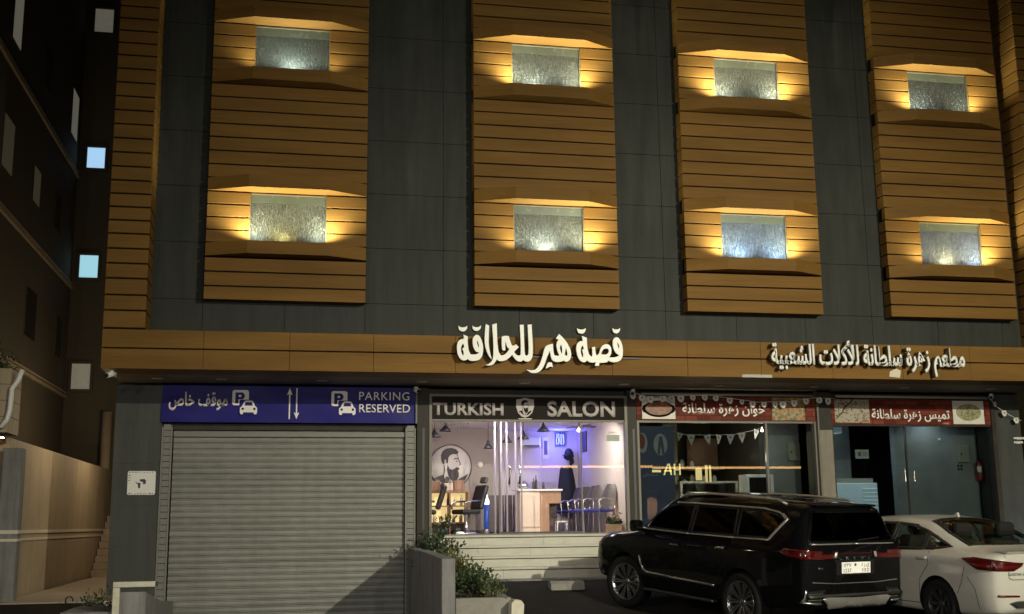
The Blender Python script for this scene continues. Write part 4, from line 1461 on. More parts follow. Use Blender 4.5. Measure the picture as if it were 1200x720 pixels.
t = thing('dark_apartment_block', 'dark tall apartment block running back beside the alley', 'building', (-9, 27, 0))
m = MB()
m.box(-13, -6.0, 22.6, 32.98, -.2, 19.0)
m.build('wall', 'brownwall', t)
m = MB()
for z in (4.99, 8.03, 11.24):
    m.box(-5.999, -5.94, 22.6, 32.97, z, z + .075)
    m.box(-5.999, -5.955, 22.6, 32.97, z + .13, z + .175)
m.build('ledge', 'beige', t)
for (y0, y1, z0, z1, mt) in ((24.7, 25.5, 11.9, 13.2, 'farwindow3'), (31.6, 32.5, 12.15, 13.45, 'farwindow3'), (24.55, 25.5, 9.0, 10.15, 'farwindow4'), (27.6, 28.35, 9.1, 9.95, 'farwindow4'),
                             (27.65, 28.8, 5.9, 7.05, 'darkglass'), (31.3, 32.1, 5.95, 7.0, 'darkglass'), (28.0, 28.8, 12.1, 13.3, 'darkglass'), (30.2, 31, 9.1, 10.1, 'darkglass')):
    m = MB()
    for (a, b, c, d) in ((y0, y1, z0 - .05, z0), (y0, y1, z1, z1 + .05), (y0 - .05, y0, z0 - .05, z1 + .05), (y1, y1 + .05, z0 - .05, z1 + .05)):
        m.box(-5.998, -5.985, a, b, c, d)
    w = m.build('window', 'brownwall', t)
    m = MB()
    m.box(-5.998, -5.992, y0 + .002, y1 - .002, z0 + .002, z1 - .002)
    m.build('pane', mt, w)

t = thing('rear_apartment_block', 'black apartment block with four lit windows behind the alley', 'building', (-5, 36, 0))
m = MB()
m.box(-9.0, 2.0, 33.0, 40, -.2, 22.0)
m.build('wall', 'darkwall', t)
for (x0, x1, z0, z1, mt, lab) in ((-5.78, -5.26, 15.68, 16.42, 'farwindow3', 'dim grey window'), (-5.77, -5.28, 11.56, 12.18, 'farwindow', 'bright pale blue window'),
                                  (-5.80, -5.30, 8.37, 9.02, 'farwindow2', 'bright cyan window'), (-5.84, -5.34, 5.24, 5.95, 'farwindow3', 'pale green window')):
    m = MB()
    for (a, b, c, d) in ((x0 - .07, x1 + .07, z0 - .08, z0), (x0 - .07, x1 + .07, z1, z1 + .07), (x0 - .07, x0, z0, z1), (x1, x1 + .07, z0, z1)):
        m.box(a, b, 32.90, 32.998, c, d)
    w = m.build('window', 'darkwall', t)
    w['label'] = lab
    m = MB()
    m.box(x0 + .002, x1 - .002, 32.97, 32.998, z0 + .002, z1 - .002)
    m.build('pane', mt, w)
m = MB()
m.tube([(-4.80, 32.7, .3), (-4.80, 32.7, 4.6)], .13, 18)
tag(m.build('round_pillar', 'beige', None), 'pale round pillar in the gap behind the canopy end', 'pillar')

t = thing('panel_cabinet', 'beige panelled box with a curved white tube edge beside the alley', 'cabinet', (-5.3, 20.0, 3.0))
m = MB()
for k in range(4):
    m.box(-6.3, -4.40, 19.6, 20.4, 3.02 + .26 * k, 3.02 + .26 * k + .252)
m.build('box', 'beige', t)
m = MB()
m.tube([(-4.22, 19.55, 4.03), (-4.27, 19.55, 3.86), (-4.36, 19.55, 3.72), (-4.37, 19.55, 3.38), (-4.40, 19.55, 3.22), (-4.47, 19.55, 3.10), (-4.60, 19.55, 3.02), (-5.5, 19.55, 3.0)], .04, 12)
m.build('white_tube', 'white', t)
o = shrub('trailing_plant', 'black silhouetted plant on top of the beige panelled box', -4.72, 19.9, 4.06, .55, .4, .22, 260, ['leaf3', 'leaf3'], .07, 31, 7)
del o['group']

t = thing('alley_lamp', 'glowing wall lamp above the gate post at the left edge', 'wall lamp', (-4.95, 21.6, 2.98))
m = MB()
m.lathe([(.0, -.10), (.07, -.08), (.085, 0), (.07, .08), (0, .10)], 16, centre=(-4.95, 21.6, 3.0))
m.build('globe', 'lampglow', t)
m = MB()
m.tube([(-4.95, 21.6, 2.90), (-4.95, 21.6, 2.70)], .04, 10)
m.tube([(-4.95, 21.6, 2.72), (-4.80, 21.6, 2.72)], .03, 10)
m.build('bracket', 'steel', t)
lamp('globe_light', 'POINT', (-4.95, 21.45, 3.12), 26, (1, .80, .48), t, .08)
for (y, pw, lab) in ((23.9, 60, 'small flood lamp on the side wall at the near end of the alley'), (28.4, 105, 'small flood lamp on the side wall halfway along the alley')):
    t = thing('flood_lamp', lab, 'wall lamp', (-3.1, y, 3.9), 0, 'flood lamps along the alley')
    m = MB()
    m.bbox(-3.22, -3.03, y - .12, y + .12, 3.86, 3.98, .02)
    m.build('housing', 'black', t)
    m = MB()
    m.box(-3.20, -3.05, y - .10, y + .10, 3.848, 3.858)
    m.build('lens', 'lampglow', t)
    lamp('flood_light', 'POINT', (-3.24, y, 3.80), pw, (1, .78, .50), t, .08)

# ================================================================== SHOPS ACROSS THE STREET (seen mirrored in the glass)
t = thing('opposite_shop', 'row of shops across the street with a warm light strip', 'building', (17, -10, 0))
m = MB()
m.box(-6, 34, -16, -10.0, 0, 6.5)
m.build('wall', 'darkwall', t)
m = MB()
m.box(4, 31, -10.0, -8.6, 4.0, 4.35)
m.build('canopy', 'soffit', t)
m = MB()
m.box(10.8, 17.0, -8.59, -8.57, 4.00, 4.10)
m.box(17.0, 24.5, -8.59, -8.57, 3.94, 4.04)
m.build('light_strip', 'ledstrip', t)
for x in (15.4, 17.2, 18.8):
    m = MB()
    m.box(x - .25, x + .25, -9.9, -9.4, 0, 3.0)
    m.build('column', 'pinkcol', t)
    lamp('column_light', 'SPOT', (x, -8.9, 2.95), 330, (1, .72, .5), t, .05, target=(x, -9.5, 1.2), angle=R(80), blend=.8)

for x in (-7.0, -3.0, 1.0, 5.4):  # added fill floods, invented fixtures that brighten the building front
    m = MB()
    m.box(x - .3, x + .3, -9.7, -9.5, 4.62, 4.9)
    m.build('flood_lamp', 'black', t)
    lamp('flood_light', 'SPOT', (x, -9.35, 4.75), 1420, (1, .96, .87), t, .1, target=(x * .4 + 5.5, 19, .6), angle=R(66), blend=1.0)

# ================================================================== SALON CONTENTS
for (x0, lab) in ((3.2, 'white light panel in the salon ceiling over the barber chairs'), (5.0, 'white light panel in the salon ceiling over the reception desk')):
    t = thing('ceiling_light', lab, 'ceiling light', (x0 + .6, 22.3, 3.55), 0, 'light panels in the salon ceiling')
    m = MB()
    m.box(x0, x0 + 1.2, 22.05, 22.6, 3.535, 3.555)
    m.build('frame', 'white', t)
    m = MB()
    m.box(x0 + .04, x0 + 1.16, 22.09, 22.56, 3.525, 3.534)
    m.build('diffuser', 'panel_light', t)
    lamp('panel_glow', 'AREA', (x0 + .6, 22.35, 3.51), 108 if x0 < 4 else 82, (1, .87, .83), t, 1.1, target=(x0 + .6, 23.9, 0), size_y=.5)
t = thing('blue_neon_sign', 'blue glowing neon sign high in the back corner of the salon', 'neon sign', (6.13, 25.4, 3.4))
m = MB()
m.box(6.03, 6.25, 25.50, 25.54, 3.22, 3.52)
m.build('board', 'bluetube', t)
m = MB()
random.seed(9)
for k in range(5):
    pts = [(6.05 + .04 * k + random.uniform(-.01, .01), 25.485, 3.25 + .06 * j + random.uniform(-.012, .012)) for j in range(5)]
    m.tube(pts, .009, 6)
m.build('tube', 'blueled', t)
lamp('blue_glow', 'POINT', (6.02, 25.2, 3.30), 34, (.12, .13, 1.0), t, .08)
lamp('blue_glow', 'POINT', (5.55, 25.1, 2.5), 5, (.22, .18, 1.0), t, .15)

t = thing('barber_portrait', 'round wall portrait of a bearded man in a thin dark ring', 'portrait', (3.535, 24.95, 2.73))
m = MB()
m.lathe([(.0, 24.965), (.452, 24.965), (.452, 24.995)], 48, 'y', (3.535, 0, 2.735))
m.build('disc', 'portrait', t)
m = MB()
m.lathe([(.452, 24.955), (.472, 24.955), (.472, 24.996), (.452, 24.996)], 48, 'y', (3.535, 0, 2.735), cap=False)
m.build('ring', 'ink', t)
m = MB()
bearded_man(m, 3.54, 2.70, .72, 24.955, 24.963)
m.build('figure', 'ink', t)
m = MB()
m.lathe([(.0, 24.97), (.06, 24.97), (.075, 24.995)], 8, 'y', (4.195, 0, 2.77))
tag(m.build('wall_ornament', 'portrait'), 'small pale star ornament on the taupe salon wall', 'ornament')

# barber station
t = thing('barber_station', 'barber shelf unit with amber backlit bottles under the round portrait', 'shelf unit', (3.4, 24.7, 1.28))
m = MB()
m.box(2.66, 3.90, 24.62, 24.98, 2.16, 2.20)
m.box(2.66, 3.90, 24.62, 24.98, 1.86, 1.885)
m.box(2.66, 3.90, 24.62, 24.98, 1.50, 1.53)
for x in (2.66, 3.05, 3.46, 3.87):
    m.box(x, x + .03, 24.62, 24.98, 1.28, 2.16)
m.build('shelf', 'deskwood', t)
m = MB()
m.box(2.70, 3.86, 24.981, 24.99, 1.535, 2.155)
m.build('backlight', 'amberglow', t)
random.seed(13)
for k in range(16):
    x = 2.72 + (k % 8) * .145 + random.uniform(-.02, .02)
    z = 2.20 if k < 5 else (1.885 if k < 11 else 1.53)
    h = random.uniform(.10, .24)
    m = MB()
    r = random.uniform(.022, .038)
    m.lathe([(r, 0), (r, h * .65), (r * .45, h * .78), (r * .45, h), (0, h)], 10, centre=(x, 24.76, z))
    tag(m.build('bottle', random.choice(['deskpale', 'deskwood', 'ink', 'cream'])), 'toiletry bottle on the amber lit barber shelf', 'bottle', 'bottles on the barber shelf')
for (x, w, h, mtl, lab) in ((3.12, .30, .20, 'deskwood', 'brown box on the left of the barber shelf top'), (3.45, .20, .16, 'deskpale', 'tan box in the middle of the barber shelf top'), (3.68, .22, .22, 'deskwood', 'taller brown box at the right end of the barber shelf top')):
    m = MB()
    m.bbox(x - w / 2, x + w / 2, 24.66, 24.80, 2.201, 2.201 + h, .01)
    tag(m.build('carton', mtl), lab, 'carton', 'cartons on the barber shelf')


def barber_chair(label, x, y, rz):
    t = thing('barber_chair', label, 'barber chair', (0, 0, 0), 0, 'barber chairs')
    m = MB()
    m.lathe([(.30, 0), (.30, .03), (.06, .07), (.05, .45), (.09, .48)], 20)
    m.build('base', 'chairframe', t)
    m = MB()
    m.bbox(-.28, .28, -.27, .27, .48, .60, .05)
    m.build('seat', 'black', t)
    m = MB()
    m.bbox(-.25, .25, -.06, .06, 0, .62, .05)
    m.bm.transform(Matrix.Translation((0, .30, .60)) @ Matrix.Rotation(R(-18), 4, 'X'))
    m.build('backrest', 'black', t)
    m = MB()
    m.bbox(-.13, .13, -.045, .045, 0, .16, .03)
    m.bm.transform(Matrix.Translation((0, .51, 1.24)) @ Matrix.Rotation(R(-18), 4, 'X'))
    m.build('headrest', 'greyvinyl', t)
    for s in (-1, 1):
        m = MB()
        m.tube([(s * .30, -.22, .60), (s * .31, -.24, .74), (s * .31, -.1, .79), (s * .31, .22, .80)], .025, 8)
        m.build('armrest', 'chairframe', t)
    m = MB()
    m.tube([(0, -.27, .45), (0, -.50, .25), (-.15, -.55, .22), (.15, -.55, .22)], .02, 8)
    m.build('footrest', 'chairframe', t)
    return place(t, (x, y, 1.28), rz, .86)


barber_chair('black barber chair leaning back beside the taupe wall', 3.78, 24.35, R(-66))
barber_chair('black barber chair half hidden behind the left jamb of the salon', 2.90, 24.3, R(-100))

t = thing('floor_plant', 'small leafy plant on the salon floor by the left jamb', 'plant', (3.0, 22.3, 1.28))
m = MB()
m.lathe([(.07, 0), (.09, .14), (.075, .14), (.07, .12)], 14, centre=(3.02, 22.3, 1.28))
m.build('pot', 'black', t)
m = MB()
rnd = random.Random(4)
for k in range(90):
    a, e = rnd.uniform(0, 2 * PI), rnd.uniform(.2, 1.4)
    d = Vector((math.cos(a) * math.cos(e), math.sin(a) * math.cos(e), math.sin(e)))
    c = Vector((3.02, 22.3, 1.42)) + d * rnd.uniform(.02, .26)
    s = d.cross(Vector((rnd.random(), rnd.random(), rnd.random()))).normalized()
    m.bm.faces.new([m.bm.verts.new(c + q) for q in (d * -.03, s * .018, d * .05, s * -.018)])
m.build('foliage', 'leaf', t, recalc=False)
t = thing('floor_spotlight', 'small floor lamp glowing white on the salon floor', 'lamp', (3.36, 22.4, 1.28))
m = MB()
m.lathe([(.09, 0), (.10, .03), (.08, .045)], 16, centre=(3.36, 22.4, 1.28))
m.build('body', 'white', t)
m = MB()
m.lathe([(0, .062), (.05, .058), (.078, .046)], 16, centre=(3.36, 22.4, 1.28))
m.build('lens', 'whiteglow', t)

t = thing('barber_pole', 'slim blue lit barber pole with a pale cap', 'barber pole', (4.26, 24.6, 1.28))
m = MB()
m.lathe([(.07, 0), (.07, .08), (.055, .10)], 16, centre=(4.26, 24.6, 1.28))
m.build('base', 'chairframe', t)
m = MB()
m.lathe([(.055, .10), (.058, .30), (.058, .62)], 16, centre=(4.26, 24.6, 1.28))
m.build('tube', 'bluetube', t)
m = MB()
m.lathe([(.062, .62), (.062, .70), (.03, .76), (.02, .84), (0, .86)], 16, centre=(4.26, 24.6, 1.28))
m.build('cap', 'whiteglow', t)

# partition of upright slats
t = thing('slat_partition', 'partition of tall lavender metal slats beside the reception desk', 'partition', (4.35, 22.7, 1.28))
for x in (4.10, 4.225, 4.34, 4.52, 4.64):
    m = MB()
    m.box(x - .013, x + .013, 22.62, 22.68, 1.28, 3.555)
    m.build('slat', 'slat', t)
m = MB()
m.box(4.06, 4.68, 22.60, 22.72, 3.50, 3.558)
m.build('top_rail', 'slat', t)
t = thing('low_screen', 'low dark panelled screen between the slats and the desk', 'screen', (4.45, 24.0, 1.28))
for k in range(4):
    m = MB()
    m.box(4.36 + .18 * k, 4.515 + .18 * k, 24.85 + .02 * (k % 2), 24.89 + .02 * (k % 2), 1.32, 2.10)
    m.build('panel', 'wicker', t)

# reception desk
t = thing('reception_desk', 'reception desk with a pale front and a brown wood side', 'desk', (5.3, 24.0, 1.28))
m = MB()
m.box(4.84, 5.255, 23.78, 24.30, 1.28, 2.16)
m.box(4.835, 5.26, 23.76, 24.32, 1.42, 1.44)
m.build('front_panel', 'deskpale', t)
m = MB()
m.box(5.262, 5.46, 23.80, 24.30, 1.28, 2.16)
m.box(5.46, 5.72, 23.80, 24.30, 1.90, 2.16)
m.build('side_panel', 'deskwood', t)
m = MB()
m.box(5.462, 5.70, 24.10, 24.14, 1.30, 1.90)
m.build('recess_panel', 'wicker', t)
m = MB()
m.box(4.80, 5.74, 23.74, 24.36, 2.162, 2.195)
m.build('desk_top', 'white', t)
m = MB()
m.box(5.20, 5.74, 24.28, 24.32, 2.197, 2.36)
m.build('counter_screen', 'shopglass', t)
t = thing('kettle', 'round chrome kettle on the pale end of the desk', 'kettle', (4.97, 24.0, 2.196))
m = MB()
m.lathe([(.06, 0), (.085, .03), (.09, .09), (.06, .15), (.02, .17), (0, .185)], 18, centre=(4.97, 24.0, 2.197))
m.build('body', 'chrome', t)
m = MB()
m.tube([(4.88, 24.0, 2.36), (4.84, 24.0, 2.33), (4.835, 24.0, 2.26), (4.88, 24.0, 2.23)], .012, 8)
m.build('handle', 'black', t)
for (x, h, lab) in ((5.19, .24, 'tall dark bottle at the middle of the reception desk'), (5.24, .30, 'tallest dark bottle with a bent spout on the desk'), (5.40, .16, 'short dark bottle at the blue lit end of the desk')):
    m = MB()
    m.lathe([(.028, 0), (.030, h * .6), (.012, h * .75), (.012, h), (0, h)], 12, centre=(x, 24.05, 2.196))
    tag(m.build('bottle', 'ink'), lab, 'bottle', 'bottles on the reception desk')
t = thing('stool', 'small white step stool on the floor by the desk', 'stool', (5.70, 23.7, 1.28))
m = MB()
m.bbox(5.56, 5.80, 23.55, 23.75, 1.50, 1.53, .008)
m.build('seat', 'white', t)
for x in (5.58, 5.78):
    for y in (23.57, 23.73):
        m = MB()
        m.tube([(x, y, 1.28), (x, y, 1.50)], .012, 8)
        m.build('leg', 'white', t)

# hanging cape and head
t = thing('hanging_cape', 'long black cape hanging from the wall below a dark wig', 'cape', (6.28, 25.4, 2.0))
m = MB()


def cape(u, v):
    a = -PI * .52 + PI * 1.04 * u
    w = .13 + .135 * v ** .7
    f = 1 + .07 * math.sin(u * 26) * v
    x = 6.28 + .02 * v + math.sin(a) * w * f
    y = 25.56 - math.cos(a) * (.05 + .14 * v) * f
    return Vector((x, y, 2.74 - 1.02 * v + .02 * math.sin(u * 13)))


m.grid(cape, 40, 16)
m.build('cloth', 'cape', t, recalc=False)
m = MB()
m.tube([(6.18, 25.57, 2.755), (6.38, 25.57, 2.755)], .022, 8)
m.build('gold_hanger', 'amberglow' if False else 'cream', t)
t = thing('wig_head', 'black wig display head mounted on the wall over the cape', 'display head', (6.30, 25.4, 2.95))
m = MB()
m.lathe([(.0, .19), (.05, .18), (.085, .13), (.10, .05), (.085, -.03), (.055, -.07), (0, -.08)], 18, centre=(6.31, 25.42, 2.97))
rnd = random.Random(6)
for k in range(46):
    a, e = rnd.uniform(0, 2 * PI), rnd.uniform(-.6, 1.4)
    c = Vector((6.31 + .09 * math.cos(a) * math.cos(e), 25.42 + .09 * math.sin(a) * math.cos(e), 2.99 + .12 * math.sin(e)))
    m.lathe([(0, -.03), (.026, -.015), (.03, 0), (.026, .015), (0, .03)], 8, centre=c)
m.tube([(6.36, 25.45, 2.95), (6.40, 25.47, 2.84), (6.36, 25.5, 2.79)], [.06, .05, .03], 10)
m.build('hair', 'cape', t)
m = MB()
m.tube([(6.22, 25.40, 2.98), (6.16, 25.38, 3.0)], .012, 6)
m.build('comb', 'black', t)

# wall pictures, air conditioner, notice
m = MB()
m.box(5.74, 5.88, 25.572, 25.598, 2.93, 3.42)
tag(m.build('wall_picture', 'portrait'), 'tall narrow grey picture on the cream back wall', 'picture')
m = MB()
m.box(5.77, 5.85, 25.566, 25.571, 3.02, 3.34)
p = m.build('print', 'greyvinyl', bpy.data.objects['wall_picture'])
t = thing('style_poster', 'dark hair style poster at the top of the corner', 'poster', (6.5, 25.0, 3.45))
m = MB()
m.box(6.535, 6.555, 24.72, 25.25, 3.05, 3.50)
m.build('sheet', 'greyvinyl', t)
m = MB()
for k in range(5):
    m.box(6.531, 6.5345, 24.78 + .09 * k, 24.83 + .09 * k, 3.10 + .03 * (k % 2), 3.38 + .03 * (k % 3))
m.build('print', 'ink', t)
t = thing('air_conditioner', 'white wall air conditioner tinted by the blue light', 'air conditioner', (5.5, 25.4, 3.3))
m = MB()
m.bbox(5.22, 5.66, 25.38, 25.59, 3.18, 3.42, .04)
m.build('casing', 'white', t)
m = MB()
m.box(5.26, 5.62, 25.36, 25.379, 3.19, 3.225)
m.build('vent', 'greyvinyl', t)
t = thing('ceiling_fan', 'ceiling fan with a lit bulb near the right of the salon', 'ceiling fan', (6.2, 23.3, 3.5))
m = MB()
m.lathe([(.02, 3.56), (.02, 3.50), (.07, 3.48), (.07, 3.44), (0, 3.43)], 16, centre=(6.02, 23.3, 0))
m.build('motor', 'chairframe', t)
for k in range(4):
    a = R(20 + 90 * k)
    m = MB()
    d, s = Vector((math.cos(a), math.sin(a), 0)), Vector((-math.sin(a), math.cos(a), 0))
    c = Vector((6.02, 23.3, 3.465))
    L = .42
    m.bm.faces.new([m.bm.verts.new(c + q) for q in (d * .08 + s * .03, d * L + s * .06, d * L - s * .05 + Vector((0, 0, .02)), d * .08 - s * .03)])
    r = bmesh.ops.extrude_face_region(m.bm, geom=list(m.bm.faces))
    bmesh.ops.translate(m.bm, verts=[g for g in r['geom'] if isinstance(g, bmesh.types.BMVert)], vec=(0, 0, .01))
    m.build('blade', 'wicker', t)
m = MB()
m.lathe([(.0, 3.36), (.04, 3.37), (.05, 3.40), (.03, 3.428)], 14, centre=(6.02, 23.3, 0))
m.build('bulb', 'bulb', t)
m = MB()
m.box(6.18, 6.45, 21.805, 21.809, 3.06, 3.19)
tag(m.build('door_notice', 'paper'), 'white paper notice stuck inside the salon glass at upper right', 'notice')
text('print', 'OPEN', 6.22, 6.40, 3.20, 3.25, 21.803, 'greyvinyl', bpy.data.objects['door_notice'], depth=.001)
text('phone_decal', '0543497707', 2.80, 3.45, 3.345, 3.40, 21.788, 'greyvinyl', None, depth=.0008)
tag(bpy.data.objects['phone_decal'], 'small grey phone number lettered along the top of the salon glass', 'decal')

for (x, y, z, r, lab) in ((2.96, 23.2, 3.235, .13, 'pendant lamp nearest the left jamb of the salon'), (3.22, 23.5, 3.38, .13, 'pendant lamp partly cut by the signboard at the left'), (4.10, 23.4, 3.02, .11, 'lowest black pendant lamp by the slat partition'),
                          (4.46, 23.2, 3.13, .12, 'black pendant lamp over the slat partition'), (4.80, 23.2, 3.20, .13, 'black pendant lamp above the pale end of the desk'), (5.23, 23.2, 3.36, .15, 'highest black pendant lamp next to the blue neon sign')):
    t = thing('pendant_lamp', lab, 'pendant lamp', (x, y, z), 0, 'conical pendant lamps in the salon')
    m = MB()
    m.tube([(x, y, z + .16), (x, y, 3.555)], .006, 6)
    m.build('cord', 'black', t)
    m = MB()
    m.lathe([(.02, .17), (.03, .13), (r * .55, .06), (r, 0), (r * .97, -.002), (r * .5, .055), (.025, .12)], 20, centre=(x, y, z))
    m.build('shade', 'pend', t)

# waiting chairs along the right wall
def waiting_chair():
    t = thing('waiting_chair', 'x', 'chair', (0, 0, 0), 0, 'row of waiting chairs along the salon wall')
    m = MB()
    m.bbox(-.24, .24, -.23, .23, .42, .48, .025)
    m.build('seat', 'bluevinyl', t)
    m = MB()
    m.grid(lambda u, v: Vector(((u - .5) * (.44 - .24 * v ** 4), .24 + .10 * v - .05 * math.cos((u - .5) * PI), (.52 + .46 * v))), 10, 8)
    m.grid(lambda u, v: Vector(((u - .5) * (.44 - .24 * v ** 4), .275 + .10 * v - .05 * math.cos((u - .5) * PI), (.52 + .46 * v))), 10, 8)
    m.build('backrest', 'greyvinyl', t, recalc=False)
    for s in (-1, 1):
        m = MB()
        m.tube([(s * .23, -.20, 0), (s * .23, -.20, .44), (s * .25, -.21, .64), (s * .25, -.10, .69), (s * .25, .20, .66), (s * .23, .26, .60)], .014, 8)
        m.build('arm_frame', 'chairframe', t)
        m = MB()
        m.tube([(s * .23, .20, 0), (s * .23, .22, .44), (s * .20, .27, .60)], .014, 8)
        m.build('leg', 'chairframe', t)
    return t


wc = None
for i, (y, lab) in enumerate(((24.95, 'waiting chair with grey back tucked under the black cape'), (24.32, 'second grey waiting chair from the black cape'), (23.70, 'middle grey waiting chair of the row along the cream wall'),
                              (23.08, 'grey waiting chair next to the one at the glass'), (22.46, 'grey waiting chair at the end of the row nearest the glass'))):
    o = waiting_chair() if wc is None else copy_tree(wc)
    wc = wc or o
    o['label'] = lab
    place(o, (6.17, y, 1.28), R(-58 + (4 if i % 2 else -5)))
t = thing('potted_plant', 'leafy potted plant in a brown trough at the right jamb of the salon', 'plant', (6.4, 22.1, 1.28))
m = MB()
m.bbox(6.20, 6.52, 21.95, 22.13, 1.28, 1.46, .012)
m.build('trough', 'deskwood', t)
m = MB()
rnd = random.Random(8)
for k in range(150):
    c = Vector((rnd.uniform(6.22, 6.50), rnd.uniform(21.96, 22.12), 1.46 + abs(rnd.gauss(0, .07))))
    d = Vector((rnd.gauss(0, 1), rnd.gauss(0, 1), rnd.gauss(.6, .8))).normalized()
    s = d.cross(Vector((rnd.random(), rnd.random(), rnd.random()))).normalized()
    m.bm.faces.new([m.bm.verts.new(c + q) for q in (d * -.03, s * .02, d * .05, s * -.02)])
m.build('foliage', 'leaf3', t, recalc=False)

# ================================================================== RESTAURANT CONTENTS
t = thing('drinks_poster', 'blue poster with a red oval and a white oval in the restaurant window', 'poster', (7.18, 21.83, 2.0))
m = MB()
m.box(6.85, 7.57, 21.815, 21.825, 1.3, 3.36)
m.build('sheet', 'posterblue', t)
m = MB()
m.prism(circle(6.92, 3.03, .20, 24, .50), 'y', 21.8085, 21.8118, 1)
m.prism(circle(6.90, 3.06, .15, 24, .50), 'y', 21.8065, 21.8082, 0)
m.build('red_oval', ['posterred', 'posterwhite'], t)
m = MB()
m.prism(circle(7.29, 3.0, .215, 28, .66), 'y', 21.8085, 21.8118, 0)
m.prism([(7.27, 3.16), (7.33, 3.16), (7.36, 2.95), (7.37, 2.82), (7.32, 2.80), (7.30, 2.98), (7.27, 2.80), (7.22, 2.82), (7.24, 2.97)], 'y', 21.8065, 21.8082, 1)
m.build('white_oval', ['posterwhite', 'posterblue'], t)
text('lettering', 'حلويات', 7.02, 7.28, 2.52, 2.62, 21.8135, 'posterwhite', t, depth=.002, arabic=True, bold=.02)
text('lettering', 'سلطان', 6.90, 7.22, 2.36, 2.45, 21.8135, 'posterwhite', t, depth=.002, arabic=True, bold=.02)
m = MB()
for (pts) in ([(7.33, 2.40), (7.36, 2.40), (7.44, 2.62), (7.42, 2.62)], [(7.44, 2.62), (7.47, 2.62), (7.51, 2.40), (7.48, 2.40)], [(7.35, 2.47), (7.50, 2.47), (7.50, 2.495), (7.35, 2.495)],
              [(7.55, 2.40), (7.58, 2.40), (7.58, 2.62), (7.55, 2.62)], [(7.58, 2.49), (7.66, 2.49), (7.66, 2.515), (7.58, 2.515)], [(7.66, 2.40), (7.69, 2.40), (7.69, 2.62), (7.66, 2.62)],
              [(7.10, 2.455), (7.28, 2.455), (7.28, 2.50), (7.10, 2.50)]):
    m.prism(pts, 'y', 21.807, 21.8125)  # glowing letters put in for a street sign's reflection
tag(m.build('mirrored_letters', 'mirroredglow'), 'glowing yellow letters standing in for a sign mirrored in the glass', 'reflection')

t = thing('display_counter', 'white framed glass display counter inside the restaurant', 'display counter', (10.0, 23.8, .55))
m = MB()
m.box(8.2, 9.60, 23.6, 24.2, .55, 1.70)
m.build('counter_base', 'boxgrey', t)
m = MB()
for (x0, x1, z0, z1) in ((8.3, 9.62, 1.72, 1.78), (8.3, 9.62, 2.30, 2.34), (9.56, 9.62, 1.78, 2.30), (8.3, 8.35, 1.78, 2.30)):
    m.box(x0, x1, 23.6, 23.66, z0, z1)
m.build('glass_frame', 'white', t)
m = MB()
m.box(8.35, 9.56, 23.62, 23.63, 1.78, 2.30)
m.build('glass', 'shopglass', t)
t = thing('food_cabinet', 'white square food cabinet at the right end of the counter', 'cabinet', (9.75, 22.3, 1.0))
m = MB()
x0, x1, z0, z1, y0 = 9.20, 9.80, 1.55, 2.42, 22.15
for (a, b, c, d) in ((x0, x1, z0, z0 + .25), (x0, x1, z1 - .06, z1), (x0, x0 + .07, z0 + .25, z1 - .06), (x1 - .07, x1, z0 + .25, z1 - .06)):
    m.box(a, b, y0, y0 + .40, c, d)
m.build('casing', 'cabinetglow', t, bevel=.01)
m = MB()
m.box(x0 + .07, x1 - .07, y0 + .03, y0 + .04, z0 + .25, z1 - .06)
m.build('door', 'darkglass', t)
m = MB()
m.box(9.0, 10.0, 22.1, 22.58, .55, 1.548)
tag(m.build('serving_counter', 'boxgrey'), 'grey serving counter under the white food cabinet', 'counter')
t = thing('strip_light', 'bright warm strip light over the restaurant counter', 'strip light', (9.3, 22.2, 2.1))
m = MB()
m.box(8.55, 9.19, 22.30, 22.34, 1.985, 2.01)
m.build('tube', 'lampglow', t)
m = MB()
m.box(8.55, 9.19, 22.29, 22.35, 2.011, 2.04)
m.build('housing', 'white', t)
lamp('counter_glow', 'POINT', (9.35, 22.0, 2.75), 7, (1, .93, .82), t, .1)
lamp('strip_glow', 'POINT', (8.4, 22.7, 2.9), 26, (1, .8, .5), t, .2)
m = MB()
m.box(8.95, 9.68, 24.9, 24.93, 2.62, 3.35)
tag(m.build('brown_panel', 'deskwood'), 'brown wooden panel on the back wall of the restaurant', 'wall panel')
m = MB()
m.box(8.28, 8.62, 24.6, 24.95, .56, 3.7)
tag(m.build('inner_pillar', 'boxgrey'), 'grey pillar at the back of the restaurant', 'pillar')
t = thing('wall_shelf', 'shelf of plates and jars at the back of the restaurant', 'shelf', (8.9, 24.9, 2.2))
m = MB()
m.box(7.9, 9.6, 24.3, 24.55, 2.30, 2.33)
m.box(7.9, 9.6, 24.3, 24.55, 2.62, 2.65)
m.build('board', 'boxgrey', t)
random.seed(21)
for k in range(12):
    x, z = 7.98 + (k % 7) * .23 + random.uniform(-.03, .03), 2.331 if k < 7 else 2.651
    h = random.uniform(.08, .2)
    m = MB()
    m.lathe([(.05, 0), (.055, h * .7), (.03, h * .85), (.03, h), (0, h)], 12, centre=(x, 24.42, z))
    tag(m.build('jar', random.choice(['steel', 'cream', 'deskwood', 'white'])), 'jar or tin on the shelf at the back of the restaurant', 'jar', 'jars on the restaurant shelf')
t = thing('menu_board', 'small glowing menu board on the restaurant wall', 'menu board', (8.6, 24.0, 2.4))
for (x, w, z, h) in ((8.66, .14, 2.36, .26), (8.88, .05, 2.32, .36), (8.97, .04, 2.32, .36)):
    m = MB()
    m.box(x, x + w, 23.6, 23.62, z, z + h)
    m.build('lit_panel', 'amberglow', t)
t = thing('spot_lamp', 'tiny bright spot lamp under the brick banner', 'lamp', (9.5, 22.2, 3.35))
m = MB()
m.lathe([(.0, -.03), (.028, -.02), (.03, .0), (.015, .03), (.01, .07)], 12, centre=(9.62, 22.2, 3.32))
